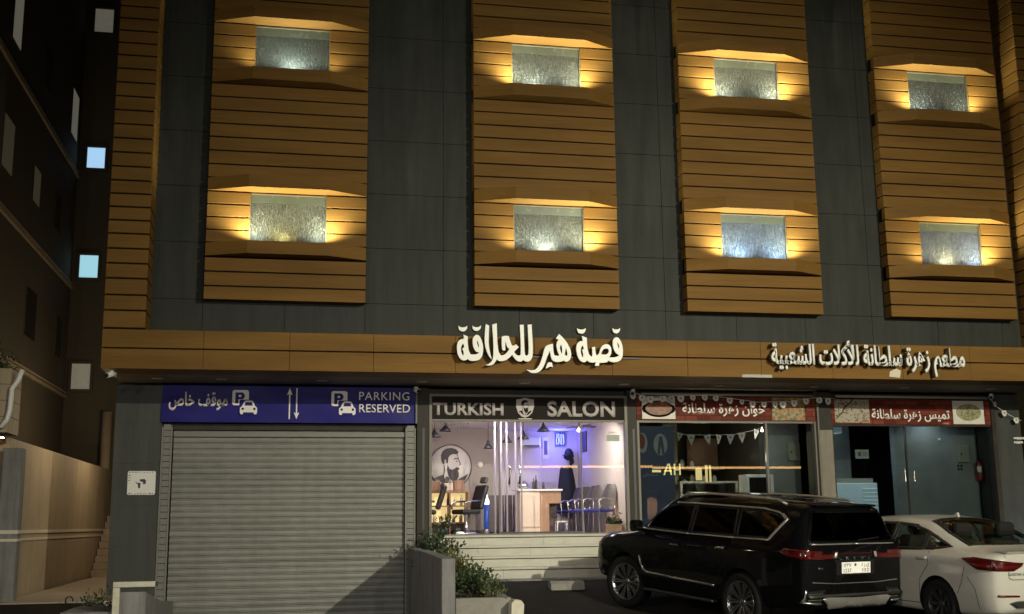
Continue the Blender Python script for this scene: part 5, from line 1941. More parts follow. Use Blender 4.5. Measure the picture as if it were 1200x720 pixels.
m.build('bulb', 'bulb', t)
lamp('spot_glow', 'POINT', (9.62, 22.15, 3.26), 5, (1, .95, .85), t, .04)
for (lab, x0, x1, z0, z1, y) in (('grey electric box on the wall inside the restaurant window', 10.34, 10.60, 2.72, 3.09, 22.62), ('grey green electric box above the takeaway extinguisher', 14.14, 14.39, 2.67, 3.04, 22.42)):
    t = thing('electric_box', lab, 'electric box', ((x0 + x1) / 2, y, z0))
    m = MB()
    m.bbox(x0, x1, y - .07, y - .002, z0, z1, .01)
    m.build('casing', 'boxgrey', t)
    m = MB()
    m.box(x0 + .05, x0 + .075, y - .082, y - .071, (z0 + z1) / 2 - .03, (z0 + z1) / 2 + .01)
    m.build('latch', 'black', t)
for k, (x, z) in enumerate(((14.15, 2.60), (14.22, 2.60), (14.15, 2.53), (14.22, 2.53))):
    m = MB()
    m.bbox(x - .022, x + .022, 22.40, 22.418, z - .022, z + .022, .004)
    tag(m.build('wall_socket', 'black'), 'small black socket in the block of four below the electric box', 'socket', 'sockets below the electric box')
t = thing('fire_extinguisher', 'red fire extinguisher hung on the grey takeaway wall', 'fire extinguisher', (14.63, 22.36, 2.3))
m = MB()
m.lathe([(0, 2.28), (.075, 2.285), (.08, 2.31), (.08, 2.60), (.06, 2.65), (.025, 2.675), (.025, 2.70)], 18, centre=(14.60, 22.33, 0))
m.build('cylinder', 'extred', t)
m = MB()
m.tube([(14.60, 22.33, 2.70), (14.60, 22.33, 2.74)], .018, 8)
m.tube([(14.54, 22.31, 2.76), (14.66, 22.31, 2.73)], .010, 6)
m.tube([(14.60, 22.31, 2.72), (14.50, 22.29, 2.66), (14.505, 22.28, 2.42)], .011, 6)
m.build('valve_hose', 'black', t)
m = MB()
m.grid(lambda u, v: Vector((14.60 + .082 * math.sin(-1.3 + 1.3 * u), 22.33 - .082 * math.cos(-1.3 + 1.3 * u), 2.46 + .12 * v)), 8, 1)
m.build('sticker', 'paper', t, recalc=False)
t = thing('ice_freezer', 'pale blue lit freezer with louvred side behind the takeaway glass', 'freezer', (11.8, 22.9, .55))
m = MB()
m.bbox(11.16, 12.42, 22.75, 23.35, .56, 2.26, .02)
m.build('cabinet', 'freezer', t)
m = MB()
for k in range(13):
    z = 1.15 + .08 * k
    m.prism([(22.745, z), (22.715, z + .012), (22.745, z + .045)], 'x', 12.06, 12.40)
m.build('louvre', 'freezer', t)
m = MB()
m.box(11.40, 12.38, 22.85, 23.2, 2.265, 2.36)
m.build('lid', 'boxgrey', t)
lamp('cool_glow', 'AREA', (11.9, 22.2, 3.3), 13, (.75, .93, 1.0), t, .6, target=(11.8, 22.8, 1.5))  # added lamp without a fixture, throws cool light on the freezer
m = MB()
m.box(11.46, 11.76, 21.807, 21.811, 2.72, 2.905)
tag(m.build('window_notice', 'paper'), 'white paper notice taped inside the takeaway glass', 'notice')
m = MB()
m.box(11.52, 11.59, 21.8035, 21.8065, 2.77, 2.86)
for k in range(4):
    m.box(11.62, 11.72, 21.8035, 21.8065, 2.78 + .022 * k, 2.788 + .022 * k)
m.build('print', 'greyvinyl', bpy.data.objects['window_notice'])
m = MB()
m.lathe([(0, 22.39), (.022, 22.392), (.03, 22.418)], 10, 'y', (13.75, 0, 3.16))
tag(m.build('wall_switch', 'white'), 'tiny white sensor high on the grey takeaway wall', 'sensor')
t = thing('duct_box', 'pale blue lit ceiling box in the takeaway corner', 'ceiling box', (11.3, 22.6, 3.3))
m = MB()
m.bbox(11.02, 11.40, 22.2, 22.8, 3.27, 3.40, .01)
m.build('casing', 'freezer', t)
lamp('takeaway_fill', 'POINT', (11.8, 23.4, 3.3), 9, (.85, .95, 1.0), BL, .2)  # added fill without a fixture, brightens the takeaway interior
lamp('takeaway_fill', 'AREA', (13.4, 22.0, 3.5), 7.5, (.82, .95, 1.0), BL, .5, target=(13.5, 22.4, 1.2))  # second added fill without a fixture, aimed at the grey wall
lamp('takeaway_pier_glow', 'SPOT', (15.1, 20.9, .6), 26, (.55, .72, 1.0), BL, .2, target=(15.1, 21.8, 1.4), angle=R(110), blend=.9)

# ================================================================== CARS
def pchip(xs, ys):
    n = len(xs)
    h = [xs[i + 1] - xs[i] for i in range(n - 1)]
    d = [(ys[i + 1] - ys[i]) / h[i] for i in range(n - 1)]
    m = [0.0] * n
    m[0], m[-1] = d[0], d[-1]
    for i in range(1, n - 1):
        if d[i - 1] * d[i] > 0:
            w1, w2 = 2 * h[i] + h[i - 1], h[i] + 2 * h[i - 1]
            m[i] = (w1 + w2) / (w1 / d[i - 1] + w2 / d[i])

    def f(x):
        i = 0
        while i < n - 2 and x > xs[i + 1]:
            i += 1
        t = (x - xs[i]) / h[i]
        return ((1 + 2 * t) * (1 - t) ** 2 * ys[i] + t * (1 - t) ** 2 * h[i] * m[i] + t * t * (3 - 2 * t) * ys[i + 1] + t * t * (t - 1) * h[i] * m[i + 1])
    return f


def inside(p, poly):
    c = False
    n = len(poly)
    for i in range(n):
        (x1, y1), (x2, y2) = poly[i], poly[(i + 1) % n]
        if (y1 > p[1]) != (y2 > p[1]) and p[0] < (x2 - x1) * (p[1] - y1) / (y2 - y1) + x1:
            c = not c
    return c


class CarBody:
    def __init__(self, stations, nx, wheels, wheel_r, paint):
        st = sorted(stations, key=lambda s: s[0])
        xs = [s[0] for s in st]
        k = len(st[0][1])
        fy = [pchip(xs, [s[1][j][0] for s in st]) for j in range(k)]
        fz = [pchip(xs, [s[1][j][1] for s in st]) for j in range(k)]
        sub = 4
        bm = bmesh.new()
        rings = []
        for i in range(nx + 1):
            u = i / nx
            u = u + .10 * math.sin(2 * PI * u) * -.55   # denser at the ends
            x = xs[0] + (xs[-1] - xs[0]) * u
            py, pz = [f(x) for f in fy], [f(x) for f in fz]
            gy, gz = pchip(list(range(k)), py), pchip(list(range(k)), pz)
            half = []
            for j in range((k - 1) * sub + 1):
                half.append((max(0, gy(j / sub)), gz(j / sub)))
            half[0] = (0, half[0][1])
            half[-1] = (0, half[-1][1])
            ring = [bm.verts.new((x, y, z)) for (y, z) in half] + [bm.verts.new((x, -y, z)) for (y, z) in half[-2:0:-1]]
            rings.append(ring)
        n = len(rings[0])
        for a, b in zip(rings[:-1], rings[1:]):
            for j in range(n):
                bm.faces.new((a[j], a[(j + 1) % n], b[(j + 1) % n], b[j]))
        for ring in (rings[0], rings[-1]):
            c = Vector((ring[0].co.x, 0, sum(v.co.z for v in ring) / n))
            cv = bm.verts.new(c)
            for j in range(n):
                bm.faces.new((ring[j], ring[(j + 1) % n], cv))
        bmesh.ops.recalc_face_normals(bm, faces=list(bm.faces))
        self.bvh = BVHTree.FromBMesh(bm)
        me = bpy.data.meshes.new('tmp')
        bm.to_mesh(me)
        bm.free()
        o = bpy.data.objects.new('tmp', me)
        COL.objects.link(o)
        cut = MB()
        for wx in wheels:
            for s in (-1, 1):
                cut.lathe([(wheel_r, .58 * s), (wheel_r, 1.2 * s)], 40, 'y', (wx, 0, self_z))
        c = cut.build('tmpcut', paint)
        md = o.modifiers.new('b', 'BOOLEAN')
        md.operation = 'DIFFERENCE'
        md.object = c
        md.solver = 'EXACT'
        bpy.context.view_layer.update()
        dg = bpy.context.evaluated_depsgraph_get()
        res = bpy.data.meshes.new_from_object(o.evaluated_get(dg))
        bpy.data.objects.remove(o)
        bpy.data.objects.remove(c)
        self.bm = bmesh.new()
        self.bm.from_mesh(res)
        for f in self.bm.faces:
            f.smooth = True
            f.material_index = 0
            ce = f.calc_center_median()
            for wx in wheels:
                r = math.hypot(ce.x - wx, ce.z - self_z)
                if r < wheel_r + .004 and abs(ce.y) < .99 and r > wheel_r - .02 and abs(f.normal.y) < .3 or (r < wheel_r and abs(abs(ce.y) - .58) < .01):
                    f.material_index = 1

    def cut_windows(self, side=(), rear=(), front=(), top=()):
        dead = []
        for f in self.bm.faces:
            c, nrm = f.calc_center_median(), f.normal
            if abs(nrm.y) > .45 and any(inside((c.x, c.z), p) for p in side):
                dead.append(f)
            elif nrm.x < -.15 and any(inside((c.y, c.z), p) for p in rear):
                dead.append(f)
            elif nrm.x > .15 and any(inside((c.y, c.z), p) for p in front):
                dead.append(f)
            elif nrm.z > .3 and any(inside((c.x, c.y), p) for p in top):
                dead.append(f)
        bmesh.ops.delete(self.bm, geom=dead, context='FACES')

    def body(self, paint, parent):
        me = bpy.data.meshes.new('body')
        me.materials.append(M[paint])
        me.materials.append(M['blackrubber'])
        self.bm.to_mesh(me)
        self.bm.free()
        me.set_sharp_from_angle(angle=R(32))
        o = bpy.data.objects.new('body', me)
        COL.objects.link(o)
        o.parent = parent
        return o

    def hit(self, view, a, b, off):
        if view == 'left':
            o, d = Vector((a, 4, b)), Vector((0, -1, 0))
        elif view == 'right':
            o, d = Vector((a, -4, b)), Vector((0, 1, 0))
        elif view == 'rear':
            o, d = Vector((-7, a, b)), Vector((1, 0, 0))
        elif view == 'front':
            o, d = Vector((7, a, b)), Vector((-1, 0, 0))
        else:
            o, d = Vector((a, b, 5)), Vector((0, 0, -1))
        loc, nrm, idx, dist = self.bvh.ray_cast(o, d)
        if loc is None:
            near = {'left': Vector((a, .9, b)), 'right': Vector((a, -.9, b)), 'rear': Vector((-2.6, a, b)), 'front': Vector((2.4, a, b)), 'top': Vector((a, b, 1.5))}[view]
            loc, nrm, idx, dist = self.bvh.find_nearest(near)
        if nrm.dot(d) > 0:
            nrm = -nrm
        return loc + nrm * off

    def wrap(self, polys, view, off=.006, thick=0.0, cell=.05, mbk=None, mi=0):
        """flat outlines (seen along a view) laid onto the body surface"""
        m = mbk or MB()
        for poly in polys:
            t = bmesh.new()
            vs = [t.verts.new((p[0], p[1], 0)) for p in poly]
            for tri in tessellate_polygon([[Vector((p[0], p[1], 0)) for p in poly]]):
                try:
                    t.faces.new([vs[i] for i in tri])
                except ValueError:
                    pass
            for ax in (0, 1):
                lo, hi = min(p[ax] for p in poly), max(p[ax] for p in poly)
                k = math.floor(lo / cell) + 1
                while k * cell < hi - 1e-6:
                    no = (1, 0, 0) if ax == 0 else (0, 1, 0)
                    bmesh.ops.bisect_plane(t, geom=list(t.verts) + list(t.edges) + list(t.faces), plane_co=tuple(k * cell * c for c in no), plane_no=no, dist=1e-6)
                    k += 1
            flat = {v: (v.co.x, v.co.y) for v in t.verts}
            for v in t.verts:
                v.co = self.hit(view, flat[v][0], flat[v][1], off)
            if thick:
                keep = list(t.faces)
                r = bmesh.ops.extrude_face_region(t, geom=keep, use_keep_orig=True)
                moved = [g for g in r['geom'] if isinstance(g, bmesh.types.BMVert)]
                for v in moved:
                    loc, nrm, idx, dist = self.bvh.find_nearest(v.co)
                    dv = v.co - loc
                    v.co = loc + (dv.normalized() if dv.length > 1e-6 else nrm) * (off + thick)
            for f in t.faces:
                f.smooth = True
            m.merge(t, mi)
        return m


def strip(path, w, closed=False):
    """quads following a 2-D path"""
    P = [Vector(p) for p in path]
    n = len(P)
    L, Rr = [], []
    for i in range(n):
        a = P[i - 1] if (i > 0 or closed) else P[i]
        b = P[(i + 1) % n] if (i < n - 1 or closed) else P[i]
        d1 = (P[i] - a).normalized() if (P[i] - a).length > 1e-6 else None
        d2 = (b - P[i]).normalized() if (b - P[i]).length > 1e-6 else None
        d = ((d1 or d2) + (d2 or d1))
        d = d.normalized() if d.length > 1e-4 else (d1 or d2)
        nn = Vector((-d.y, d.x))
        k = 1.0
        if d1 and d2:
            k = 1 / max(.45, nn.dot(Vector((-d1.y, d1.x))))
        L.append(P[i] + nn * w / 2 * k)
        Rr.append(P[i] - nn * w / 2 * k)
    return [[tuple(L[i]), tuple(L[(i + 1) % n]), tuple(Rr[(i + 1) % n]), tuple(Rr[i])] for i in range(n if closed else n - 1)]


def wheel(parent, x, y, z, r_tyre, r_rim, width, spokes, material, turn=0.0, double=True):
    """tyre, rim and spokes facing outward (side given by the sign of y)"""
    s = 1 if y > 0 else -1
    w2 = width / 2
    T = Matrix.Translation((x, y, z)) @ Matrix.Rotation(turn, 4, 'Z') @ Matrix.Scale(s, 4, (0, 1, 0))

    def done(m, name, mt, par):
        m.bm.transform(T)
        return m.build(name, mt, par)
    m = MB()
    m.lathe([(r_rim * .98, -w2 * .9), (r_tyre * .93, -w2), (r_tyre * .99, -w2 * .8), (r_tyre, -w2 * .4), (r_tyre, w2 * .4), (r_tyre * .99, w2 * .8), (r_tyre * .93, w2), (r_rim * 1.03, w2 * .93), (r_rim * .98, w2 * .8)], 48, 'y', cap=False)
    tyre = done(m, 'wheel', 'blackrubber', parent)
    m = MB()
    m.lathe([(r_rim, -w2 * .8), (r_rim * .97, w2 * .1), (r_rim * .97, w2 * .86), (r_rim * 1.01, w2 * .92), (r_rim * .93, w2 * .86), (r_rim * .90, w2 * .3)], 48, 'y', cap=False)
    m.lathe([(0, w2 * .62), (.045, w2 * .60), (.06, w2 * .5), (.07, w2 * .3)], 20, 'y')
    for k in range(spokes):
        a0 = 2 * PI * k / spokes
        for da in ((-.10, .10) if double else (0,)):
            pts = []
            a = a0 + da
            d, q = Vector((math.cos(a), 0, math.sin(a))), Vector((-math.sin(a), 0, math.cos(a)))
            a_in = a0 + da * .5
            di = Vector((math.cos(a_in), 0, math.sin(a_in)))
            vv = []
            for (rr, dd, hw, yy) in ((.055, di, .011, w2 * .56), (r_rim * .6, d, .010, w2 * .72), (r_rim * .95, d, .014, w2 * .80)):
                for (sg, dy) in ((1, 0), (-1, 0), (-1, -.03), (1, -.03)):
                    vv.append(m.bm.verts.new(dd * rr + q * sg * hw + Vector((0, yy + dy, 0))))
            for i in range(2):
                for j in range(4):
                    m.bm.faces.new((vv[i * 4 + j], vv[i * 4 + (j + 1) % 4], vv[i * 4 + 4 + (j + 1) % 4], vv[i * 4 + 4 + j]))
    done(m, 'rim', material, tyre)
    m = MB()
    m.lathe([(0, w2 * .12), (r_rim * .96, w2 * .10), (r_rim * .96, w2 * .05), (0, w2 * .05)], 32, 'y')
    done(m, 'brake_disc', 'rimdark', tyre)
    return tyre


def car_seat(m, x, y, z, s=1.0, head=True):
    t = bmesh.new()
    m.bbox(x - .25, x + .27, y - .25 * s, y + .25 * s, z - .12, z + .08, .05)
    k = MB()
    k.bbox(-.08, .08, -.25 * s, .25 * s, 0, .62, .06)
    k.bm.transform(Matrix.Translation((x - .25, y, z + .04)) @ Matrix.Rotation(R(-14), 4, 'Y'))
    m.merge(k.bm)
    if head:
        k = MB()
        k.bbox(-.06, .06, -.14, .14, 0, .20, .05)
        k.bm.transform(Matrix.Translation((x - .41, y, z + .66)) @ Matrix.Rotation(R(-8), 4, 'Y'))
        m.merge(k.bm)
    t.free()


def rear_text(car, s, y_left, y_right, z0, z1, x, material, depth=.006, bold=.0, spacing=1.0, parent=None, name='lettering', arabic=False):
    """lettering on the tail, read from behind"""
    bm = text_mesh(shape_arabic(s) if arabic else s, 0, y_left - y_right, z0, z1, 0, depth, bold, spacing=spacing)
    for v in bm.verts:
        v.co = Vector((x + v.co.y, y_left - v.co.x, v.co.z))
    m = MB()
    m.bm.free()
    m.bm = bm
    return m.build(name, [material, material], parent or car)


# ---------------------------------------------------------------- black SUV
def P10(zb, sill, mid, sh, belt, wt, re, rm, top):
    return [(0, zb), (sill[0] * .82, zb), sill, mid, sh, belt, wt, re, rm, (0, top)]


SUV_ST = [
    (-2.665, P10(.50, (.78, .53), (.85, .76), (.86, 1.08), (.80, 1.22), (.74, 1.245), (.65, 1.255), (.36, 1.265), 1.27)),
    (-2.61, P10(.45, (.88, .48), (.935, .76), (.935, 1.10), (.885, 1.265), (.76, 1.36), (.66, 1.42), (.36, 1.445), 1.45)),
    (-2.52, P10(.43, (.90, .46), (.955, .76), (.955, 1.11), (.915, 1.29), (.735, 1.57), (.64, 1.66), (.36, 1.695), 1.70)),
    (-2.45, P10(.42, (.91, .45), (.965, .76), (.965, 1.11), (.925, 1.295), (.72, 1.69), (.635, 1.775), (.36, 1.805), 1.815)),
    (-2.38, P10(.42, (.915, .45), (.968, .76), (.968, 1.11), (.93, 1.30), (.72, 1.715), (.635, 1.79), (.36, 1.822), 1.832)),
    (-2.1, P10(.40, (.93, .44), (.98, .74), (.978, 1.11), (.938, 1.30), (.735, 1.725), (.645, 1.81), (.36, 1.845), 1.855)),
    (-1.4, P10(.38, (.95, .41), (.992, .72), (.988, 1.10), (.945, 1.285), (.75, 1.735), (.66, 1.832), (.37, 1.87), 1.882)),
    (-.3, P10(.36, (.945, .40), (.978, .72), (.985, 1.085), (.948, 1.265), (.755, 1.735), (.665, 1.835), (.37, 1.875), 1.885)),
    (.35, P10(.36, (.945, .40), (.978, .72), (.985, 1.075), (.95, 1.255), (.75, 1.705), (.66, 1.80), (.37, 1.842), 1.852)),
    (.75, P10(.36, (.95, .40), (.982, .72), (.985, 1.07), (.952, 1.25), (.80, 1.53), (.71, 1.60), (.40, 1.645), 1.66)),
    (1.12, P10(.37, (.95, .41), (.985, .72), (.985, 1.06), (.945, 1.22), (.85, 1.265), (.75, 1.29), (.42, 1.32), 1.33)),
    (1.35, P10(.38, (.95, .42), (.985, .72), (.982, 1.055), (.93, 1.195), (.83, 1.22), (.72, 1.225), (.42, 1.225), 1.22)),
    (2.05, P10(.42, (.93, .45), (.978, .72), (.962, 1.0), (.88, 1.12), (.78, 1.155), (.68, 1.165), (.40, 1.165), 1.16)),
    (2.30, P10(.44, (.84, .47), (.91, .72), (.89, .95), (.80, 1.05), (.72, 1.08), (.62, 1.09), (.38, 1.10), 1.10)),
    (2.42, P10(.48, (.68, .50), (.76, .72), (.75, .90), (.68, .97), (.60, .99), (.52, 1.0), (.30, 1.005), 1.005)),
]
self_z = .41
suv = thing('parked_suv', 'large glossy black SUV with chrome window trim parked nose in to the steps', 'car', (0, 0, 0))
CB = CarBody(SUV_ST, 130, (-1.425, 1.425), .475, 'blackrubber')
W_FRONT = [(.98, 1.315), (.78, 1.50), (.50, 1.66), (.28, 1.705), (-.16, 1.712), (-.20, 1.305)]
W_REAR = [(-.27, 1.305), (-.245, 1.712), (-1.16, 1.712), (-1.24, 1.318)]
W_QUART = [(-1.31, 1.32), (-1.235, 1.712), (-1.70, 1.708), (-2.00, 1.665), (-2.17, 1.60), (-1.96, 1.335)]
REARW = [(-.80, 1.32), (-.64, 1.735), (.64, 1.735), (.80, 1.32)]
FRONTW = [(-.80, 1.33), (-.64, 1.77), (.64, 1.77), (.80, 1.33)]
CB.cut_windows(side=(W_FRONT, W_REAR, W_QUART), rear=(REARW,), front=(FRONTW,))
body = CB.body('paintblack', suv)
for v in ('left', 'right'):
    for w in (W_FRONT, W_REAR, W_QUART):
        CB.wrap([w], v, .004, 0, .06).build('side_window', 'tint', suv, recalc=False)
    m = MB()
    for w in (W_FRONT, W_REAR, W_QUART):
        CB.wrap(strip(w, .045, True), v, .002, .006, .08, m)
    m.build('window_seal', 'blackrubber', suv)
    outline = [(1.02, 1.295), (-.2, 1.285), (-1.25, 1.298), (-1.975, 1.315), (-2.215, 1.605), (-2.03, 1.69), (-1.70, 1.732), (-.16, 1.737), (.30, 1.728)]
    m = CB.wrap(strip(outline, .017), v, .008, .010, .08)
    CB.wrap(strip([(-1.975, 1.315), (-2.215, 1.605), (-2.10, 1.665)], .036), v, .008, .014, .08, m)
    m.build('window_trim', 'satin', suv)
    CB.wrap(strip([(1.00, .86), (.96, .76), (.90, .66), (.80, .625), (.2, .605), (-.86, .585)], .026), v, .004, .012, .08).build('sill_trim', 'satin', suv)
    for xh, zh in ((.06, 1.10), (-1.02, 1.13)):
        CB.wrap(strip([(xh + .10, zh), (xh - .10, zh + .008)], .026), v, .022, .014, .05).build('door_handle', 'chrome', suv)
    m = MB()
    for pth in ([(.93, 1.25), (.90, .95), (.80, .56)], [(-.235, 1.26), (-.24, .60), (-.25, .50)], [(-1.27, 1.27), (-1.24, 1.0), (-1.02, .86), (-.92, .62)]):
        CB.wrap(strip(pth, .012), v, .001, 0, .08, m)
    m.build('door_gap', 'blackrubber', suv, recalc=False)
    s = 1 if v == 'left' else -1
    m = MB()
    m.bbox(-.85, .85, .90 * s if s > 0 else -1.02, 1.02 if s > 0 else -.90, .335, .375, .015)
    m.build('running_board', 'black', suv)
    m = MB()
    m.bbox(.86, 1.04, min(s * 1.0, s * 1.17), max(s * 1.0, s * 1.17), 1.25, 1.43, .045, 3)
    m.tube([(.95, s * .93, 1.27), (.95, s * 1.03, 1.30)], .03, 8)
    m.build('mirror', 'paintblack', suv)
    m = MB()
    rl = [CB.hit('top', x, s * .655, 0) for x in (-2.05, -1.9, -1.2, -.4, .2, .34)]
    pts = [p + Vector((0, 0, h)) for p, h in zip(rl, (.0, .045, .055, .055, .045, 0))]
    m.tube(pts, .020, 8)
    m.build('roof_rail', 'satin', suv)
    # tail lamp: body side and rear
    sg = s
    m = CB.wrap([[(-2.22, 1.175), (-2.32, 1.225), (-2.64, 1.225), (-2.64, 1.10), (-2.34, 1.13)]], v, .006, .008, .05)
    CB.wrap([[(sg * .925, 1.215), (sg * .925, 1.105), (sg * .60, 1.095), (sg * .40, 1.115), (sg * .36, 1.185), (sg * .60, 1.165), (sg * .62, 1.215)]], 'rear', .006, .010, .05, m)
    tl = m.build('tail_lamp', 'darkred', suv)
    m = CB.wrap([[(-2.25, 1.17), (-2.62, 1.145), (-2.62, 1.12), (-2.36, 1.135)], [(-2.36, 1.215), (-2.62, 1.215), (-2.62, 1.20), (-2.34, 1.20)]], v, .017, .004, .05)
    CB.wrap([[(sg * .90, 1.148), (sg * .90, 1.118), (sg * .60, 1.108), (sg * .42, 1.122), (sg * .42, 1.14), (sg * .60, 1.135)], [(sg * .90, 1.21), (sg * .90, 1.198), (sg * .66, 1.198), (sg * .66, 1.21)]], 'rear', .018, .004, .05, m)
    m.build('lamp_strip', 'redlamp', tl)
    m = CB.wrap([[(sg * .385, 1.195), (sg * .405, 1.115), (sg * .36, 1.12), (sg * .345, 1.195)]], 'rear', .012, .012, .05)
    m.build('clear_tip', 'clearlamp', tl)
    # lower corner vents
    m = MB()
    CB.wrap([[(sg * .90, .68), (sg * .90, .52), (sg * .66, .52), (sg * .56, .70)]], 'rear', .004, .006, .05, m)
    vt = m.build('bumper_vent', 'blackrubber', suv)
    m = CB.wrap(strip([(sg * .89, .70), (sg * .91, .54), (sg * .66, .515)], .020), 'rear', .012, .012, .05)
    for zz in (.57, .61, .65):
        CB.wrap(strip([(sg * .86, zz), (sg * .63, zz)], .006), 'rear', .012, .006, .05, m)
    m.build('vent_trim', 'steel', vt)
m = CB.wrap([[(-.34, 1.18), (-.34, 1.165), (.34, 1.165), (.34, 1.18)]], 'rear', .005, .006, .05)
m.build('light_bar', 'darkred', suv)
CB.wrap([REARW], 'rear', .004, 0, .06).build('rear_window', 'tint', suv, recalc=False)
CB.wrap(strip(REARW, .045, True), 'rear', .001, .004, .08).build('rear_window_seal', 'paintblack', suv)
CB.wrap([FRONTW], 'front', .004, 0, .06).build('windscreen', 'tint', suv, recalc=False)
m = CB.wrap(strip([(-.78, 1.295), (0, 1.30), (.78, 1.295)], .016), 'rear', .004, .008, .08)
m.build('tailgate_trim', 'satin', suv)
m = MB()
m.bbox(-2.53, -2.34, -.57, .57, 1.795, 1.826, .012)
m.build('rear_spoiler', 'paintblack', suv)
CB.wrap([[(-.64, .58), (-.52, .47), (.52, .47), (.64, .58), (.56, .60), (.10, .585), (-.10, .585), (-.56, .60)]], 'rear', .012, .03, .05).build('lower_valance', 'satin', suv)
CB.wrap([[(-.88, .64), (-.86, .60), (.86, .60), (.88, .64)]], 'rear', .010, .03, .06).build('bumper_step', 'black', suv)
m = CB.wrap(strip([(-.80, .80), (-.40, .775), (.40, .775), (.80, .80)], .012), 'rear', .004, .006, .06)
m.build('bumper_crease', 'steel', suv)
m = MB()
m.bbox(-.47, .47, -.62, .62, 1.868, 1.892, .01)
m.bm.transform(Matrix.Translation((-.1, 0, 0)))
m.build('sunroof', 'darkglass', suv)
# number plate
pl_x = CB.hit('rear', 0, .98, 0).x - .012
m = MB()
m.bbox(pl_x - .012, pl_x, -.27, .27, .905, 1.055, .004)
plate = m.build('number_plate', 'paper', suv)
m = MB()
m.bbox(pl_x - .002, pl_x + .02, -.36, .36, .88, 1.085, .01)
m.build('plate_recess', 'blackrubber', suv)
rear_text(suv, '١٢٣٧', .24, .10, .99, 1.04, pl_x - .013, 'ink', .002, .0, 1, plate)
rear_text(suv, '1237', .24, .10, .92, .97, pl_x - .013, 'ink', .002, .0, 1, plate)
rear_text(suv, 'د ر ى', -.09, -.24, .985, 1.04, pl_x - .013, 'ink', .002, .0, 1, plate)
rear_text(suv, 'V R D', -.10, -.24, .92, .97, pl_x - .013, 'ink', .002, .0, 1, plate)
m = MB()
m.lathe([(0, pl_x - .0145), (.020, pl_x - .0142), (.020, pl_x - .0125)], 14, 'x', (0, .02, 1.02))
m.build('emblem', 'ink', plate)
for ch, yy in zip('LEXUS', (.28, .15, .02, -.12, -.25)):
    rear_text(suv, ch, yy + .024, yy - .024, 1.092, 1.128, CB.hit('rear', 0, 1.11, 0).x - .006, 'chrome', .008, .01, name='letter')
m = CB.wrap([[(.66, 1.0), (.60, .985), (.64, .955), (.70, .975)]], 'rear', .004, .006, .05)
m.build('badge', 'chrome', suv)
m = MB()
a, b = CB.hit('rear', -.05, 1.34, .02), CB.hit('rear', -.48, 1.375, .02)
m.tube([a, a.lerp(b, .5) + Vector((-.01, 0, 0)), b], .010, 6)
m.build('rear_wiper', 'blackrubber', suv)
for k, (wx, wy, tr) in enumerate(((1.425, .86, R(14)), (1.425, -.86, R(14)), (-1.425, .865, 0), (-1.425, -.865, 0))):
    wheel(suv, wx, wy, .41, .41, .295, .27, 10, 'rim', tr)
m = MB()
for y in (-.40, .40):
    car_seat(m, .05, y, .80)
    car_seat(m, -.95, y, .82)
car_seat(m, -.95, 0, .80, .6)
for y in (-.36, .36):
    car_seat(m, -1.85, y, .86)
m.box(-2.4, 1.0, -.86, .86, .50, .60)
m.bbox(.72, 1.1, -.86, .86, .60, 1.22, .05)
m.build('interior', 'seat', suv)
m = MB()
m.tube([(0, .175 * math.cos(2 * PI * k / 24), .175 * math.sin(2 * PI * k / 24)) for k in range(25)], .013, 8)
m.tube([(0, -.17, 0), (-.02, 0, 0), (0, .17, 0)], .016, 6)
m.bm.transform(Matrix.Translation((.55, .40, 1.16)) @ Matrix.Rotation(R(-25), 4, 'Y'))
m.build('steering_wheel', 'black', suv)
m = MB()
for s in (-1, 1):
    CB.wrap([[(s * .86, .98), (s * .80, .90), (s * .52, .88), (s * .56, .97)]], 'front', .006, .01, .05, m)
m.build('headlamp', 'clearlamp', suv)
CB.wrap([[(-.42, .95), (.42, .95), (.52, .56), (-.52, .56)]], 'front', .006, .012, .06).build('grille', 'black', suv)


def pose(o, x, y, z, heading, pitch, s=1.0):
    f = Vector((-math.sin(heading) * math.cos(pitch), math.cos(heading) * math.cos(pitch), math.sin(pitch)))
    l = Vector((-math.cos(heading), -math.sin(heading), 0))
    u = f.cross(l)
    mt = Matrix((f, l, u)).transposed().to_4x4()
    mt.translation = (x, y, z)
    o.matrix_basis = mt @ Matrix.Scale(s, 4)


pose(suv, 6.68, 17.05, 0.08, R(18.6), R(3.7), .975)

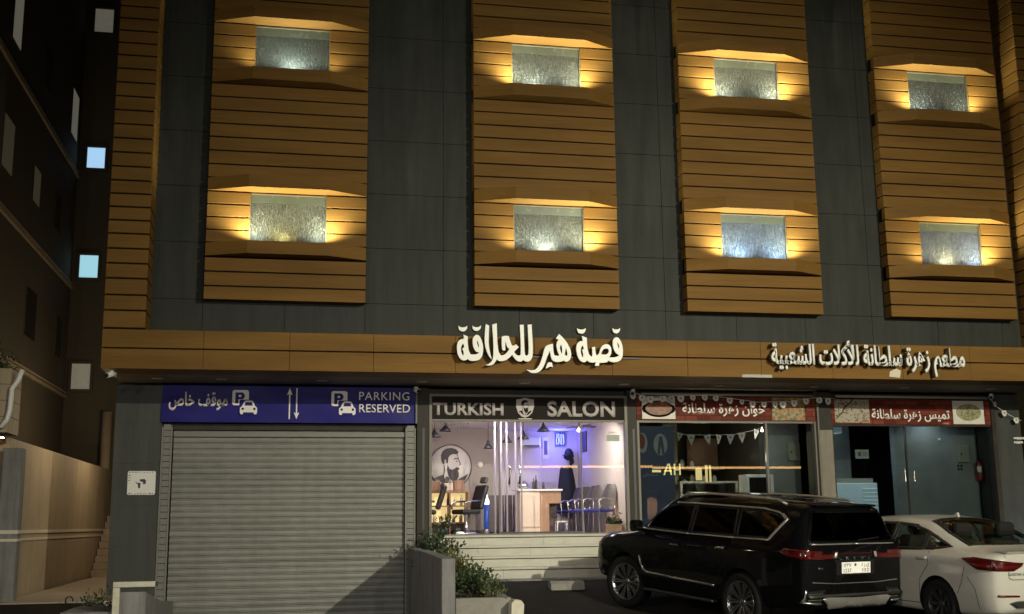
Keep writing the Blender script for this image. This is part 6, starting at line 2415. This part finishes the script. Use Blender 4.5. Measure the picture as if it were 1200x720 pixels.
# ---------------------------------------------------------------- white saloon car
SED_ST = [
    (-2.33, P10(.33, (.60, .35), (.70, .58), (.70, .80), (.64, .925), (.55, .945), (.45, .955), (.25, .96), .962)),
    (-2.27, P10(.26, (.74, .29), (.79, .58), (.79, .83), (.715, .965), (.61, .99), (.50, 1.0), (.27, 1.006), 1.008)),
    (-2.05, P10(.22, (.81, .26), (.86, .58), (.85, .86), (.77, .985), (.65, 1.01), (.53, 1.02), (.28, 1.028), 1.03)),
    (-1.75, P10(.20, (.84, .25), (.885, .58), (.875, .875), (.79, 1.0), (.665, 1.045), (.56, 1.065), (.30, 1.08), 1.085)),
    (-1.35, P10(.19, (.85, .24), (.892, .58), (.885, .88), (.805, 1.005), (.65, 1.17), (.56, 1.21), (.30, 1.235), 1.242)),
    (-.85, P10(.18, (.85, .23), (.89, .57), (.888, .875), (.825, .985), (.62, 1.31), (.535, 1.365), (.29, 1.40), 1.408)),
    (-.3, P10(.18, (.85, .23), (.885, .56), (.885, .865), (.84, .965), (.61, 1.345), (.53, 1.405), (.29, 1.435), 1.442)),
    (.3, P10(.18, (.85, .23), (.885, .56), (.885, .85), (.85, .95), (.612, 1.33), (.525, 1.388), (.28, 1.415), 1.422)),
    (.75, P10(.18, (.855, .23), (.888, .56), (.885, .84), (.855, .935), (.67, 1.15), (.585, 1.20), (.32, 1.24), 1.25)),
    (1.2, P10(.19, (.86, .24), (.89, .56), (.88, .81), (.845, .905), (.78, .955), (.68, .98), (.38, 1.01), 1.02)),
    (1.7, P10(.20, (.83, .25), (.87, .55), (.85, .74), (.80, .825), (.72, .86), (.62, .875), (.36, .89), .895)),
    (2.08, P10(.22, (.70, .26), (.76, .50), (.73, .62), (.66, .69), (.58, .715), (.50, .73), (.30, .745), .75)),
    (2.24, P10(.28, (.50, .30), (.56, .45), (.54, .52), (.48, .57), (.42, .585), (.36, .59), (.20, .595), .595)),
]
self_z = .315
sed = thing('parked_saloon', 'white saloon car parked to the right of the black SUV', 'car', (0, 0, 0))
CB = CarBody(SED_ST, 120, (-1.35, 1.35), .365, 'blackrubber')
V_FRONT = [(.92, .985), (.62, 1.16), (.30, 1.295), (.0, 1.325), (-.30, 1.328), (-.34, .995)]
V_REAR = [(-.40, .997), (-.36, 1.328), (-.70, 1.30), (-.98, 1.235), (-1.02, 1.015)]
V_QUART = [(-1.06, 1.018), (-1.02, 1.222), (-1.24, 1.14), (-1.50, 1.055), (-1.30, 1.03)]
BACKG = [(-.90, .50), (-.86, .25), (-.85, 0), (-.86, -.25), (-.90, -.50), (-1.30, -.575), (-1.68, -.60), (-1.74, -.3), (-1.76, 0), (-1.74, .3), (-1.68, .60), (-1.30, .575)]
SCRN = [(.36, .50), (.40, 0), (.36, -.50), (1.10, -.70), (1.16, 0), (1.10, .70)]
CB.cut_windows(side=(V_FRONT, V_REAR, V_QUART), top=(BACKG, SCRN))
body = CB.body('paintwhite', sed)
for v in ('left', 'right'):
    s = 1 if v == 'left' else -1
    for w in (V_FRONT, V_REAR, V_QUART):
        CB.wrap([w], v, .003, 0, .06).build('side_window', 'carglass', sed, recalc=False)
    m = MB()
    for w in (V_FRONT, V_REAR, V_QUART):
        CB.wrap(strip(w, .034, True), v, .002, .005, .08, m)
    m.build('window_seal', 'black', sed)
    for xh, zh in ((-.22, .86), (-1.10, .885)):
        CB.wrap(strip([(xh + .10, zh), (xh - .09, zh + .008)], .030), v, .02, .016, .05).build('door_handle', 'paintwhite', sed)
    m = MB()
    for pth in ([(.92, .96), (.95, .6), (.84, .30)], [(-.37, .97), (-.36, .55), (-.38, .28)], [(-1.16, .98), (-1.20, .82), (-1.02, .62), (-.98, .30)], [(-.98, .30), (.84, .28)], [(-1.86, .83), (-1.80, .62), (-1.72, .48)]):
        CB.wrap(strip(pth, .009), v, .001, 0, .08, m)
    m.build('door_gap', 'blackrubber', sed, recalc=False)
    m = CB.wrap([[(-1.80, .925), (-1.98, .945), (-2.26, .925), (-2.27, .79), (-2.06, .80)]], v, .004, .008, .04)
    CB.wrap([[(s * .80, .925), (s * .80, .79), (s * .52, .79), (s * .40, .84), (s * .36, .885), (s * .55, .90)]], 'rear', .004, .010, .04, m)
    tl = m.build('tail_lamp', 'darkred', sed)
    m = CB.wrap([[(-1.95, .87), (-2.24, .86), (-2.24, .82), (-2.06, .825)]], v, .014, .006, .04)
    CB.wrap([[(s * .78, .86), (s * .78, .81), (s * .54, .81), (s * .44, .85)]], 'rear', .016, .006, .04, m)
    m.build('lens', 'deepred', tl)
    CB.wrap([[(s * .76, .50), (s * .76, .475), (s * .46, .47), (s * .46, .49)]], 'rear', .004, .008, .04).build('reflector', 'deepred', sed)
    m = MB()
    m.bbox(.74, .92, min(s * .90, s * 1.04), max(s * .90, s * 1.04), .965, 1.085, .035, 3)
    m.tube([(.84, s * .84, .97), (.84, s * .93, 1.0)], .022, 8)
    m.build('mirror', 'paintwhite', sed)
    CB.wrap([[(s * .68, .66), (s * .66, .58), (s * .42, .58), (s * .45, .64)]], 'front', .004, .008, .05).build('headlamp', 'clearlamp', sed)
CB.wrap([BACKG], 'top', .003, 0, .06).build('rear_window', 'carglass', sed, recalc=False)
CB.wrap(strip(BACKG, .05, True), 'top', .002, .004, .08).build('rear_window_seal', 'black', sed)
CB.wrap([SCRN], 'top', .003, 0, .06).build('windscreen', 'carglass', sed, recalc=False)
CB.wrap(strip(SCRN, .05, True), 'top', .002, .004, .08).build('windscreen_seal', 'black', sed)
m = CB.wrap(strip([(s_, z_) for s_, z_ in ((.62, .98), (.60, .70), (.55, .68), (-.55, .68), (-.60, .70), (-.62, .98))], .008), 'rear', .001, 0, .05)
CB.wrap(strip([(-1.90, .70), (-2.02, .55), (-2.05, .3)], .008), 'left', .001, 0, .05, m)
m.build('boot_gap', 'blackrubber', sed, recalc=False)
m = MB()
m.prism([(-2.30, 1.0), (-2.33, 1.025), (-2.24, 1.022), (-2.10, 1.022)], 'y', -.60, .60)
m.build('boot_lip', 'paintwhite', sed)
CB.wrap([[(-.62, .40), (-.52, .34), (.52, .34), (.62, .40), (.50, .42), (-.50, .42)]], 'rear', .006, .02, .05).build('bumper_insert', 'black', sed)
bx = CB.hit('rear', .42, .74, 0).x
rear_text(sed, 'ELANTRA', .60, .40, .735, .765, bx + .012, 'steel', .022, .006, 1.1)
m = CB.wrap([circle(.36, .75, .020, 12)], 'rear', .004, .008, .03)
m.build('badge', 'steel', sed)
m = MB()
m.bbox(-2.352, -2.335, -.26, .26, .60, .71, .004)
m.build('number_plate', 'paper', sed)
for k, (wx, wy) in enumerate(((1.35, .79), (1.35, -.79), (-1.35, .79), (-1.35, -.79))):
    wheel(sed, wx, wy, .315, .315, .205, .205, 7, 'rimdark', 0)
m = MB()
for y in (-.36, .36):
    car_seat(m, .05, y, .52)
    car_seat(m, -.85, y, .50)
m.box(-1.75, 1.0, -.78, .78, .28, .36)
m.box(-1.72, -1.12, -.74, .74, .90, .985)
m.bbox(.62, 1.05, -.80, .80, .36, .92, .05)
m.build('interior', 'seat', sed)
m = MB()
m.bbox(-1.62, -1.28, -.12, .14, .985, 1.07, .03)
m.build('parcel_cushion', 'seat', sed)
m = MB()
p0 = CB.hit('top', -.70, 0, 0)
m.prism([(p0.x - .12, p0.z - .005), (p0.x + .06, p0.z - .004), (p0.x - .02, p0.z + .01), (p0.x - .10, p0.z + .055)], 'y', -.018, .018)
m.build('roof_fin', 'paintwhite', sed)
pose(sed, 9.12, 15.6, 0.125, R(9), R(1.8))
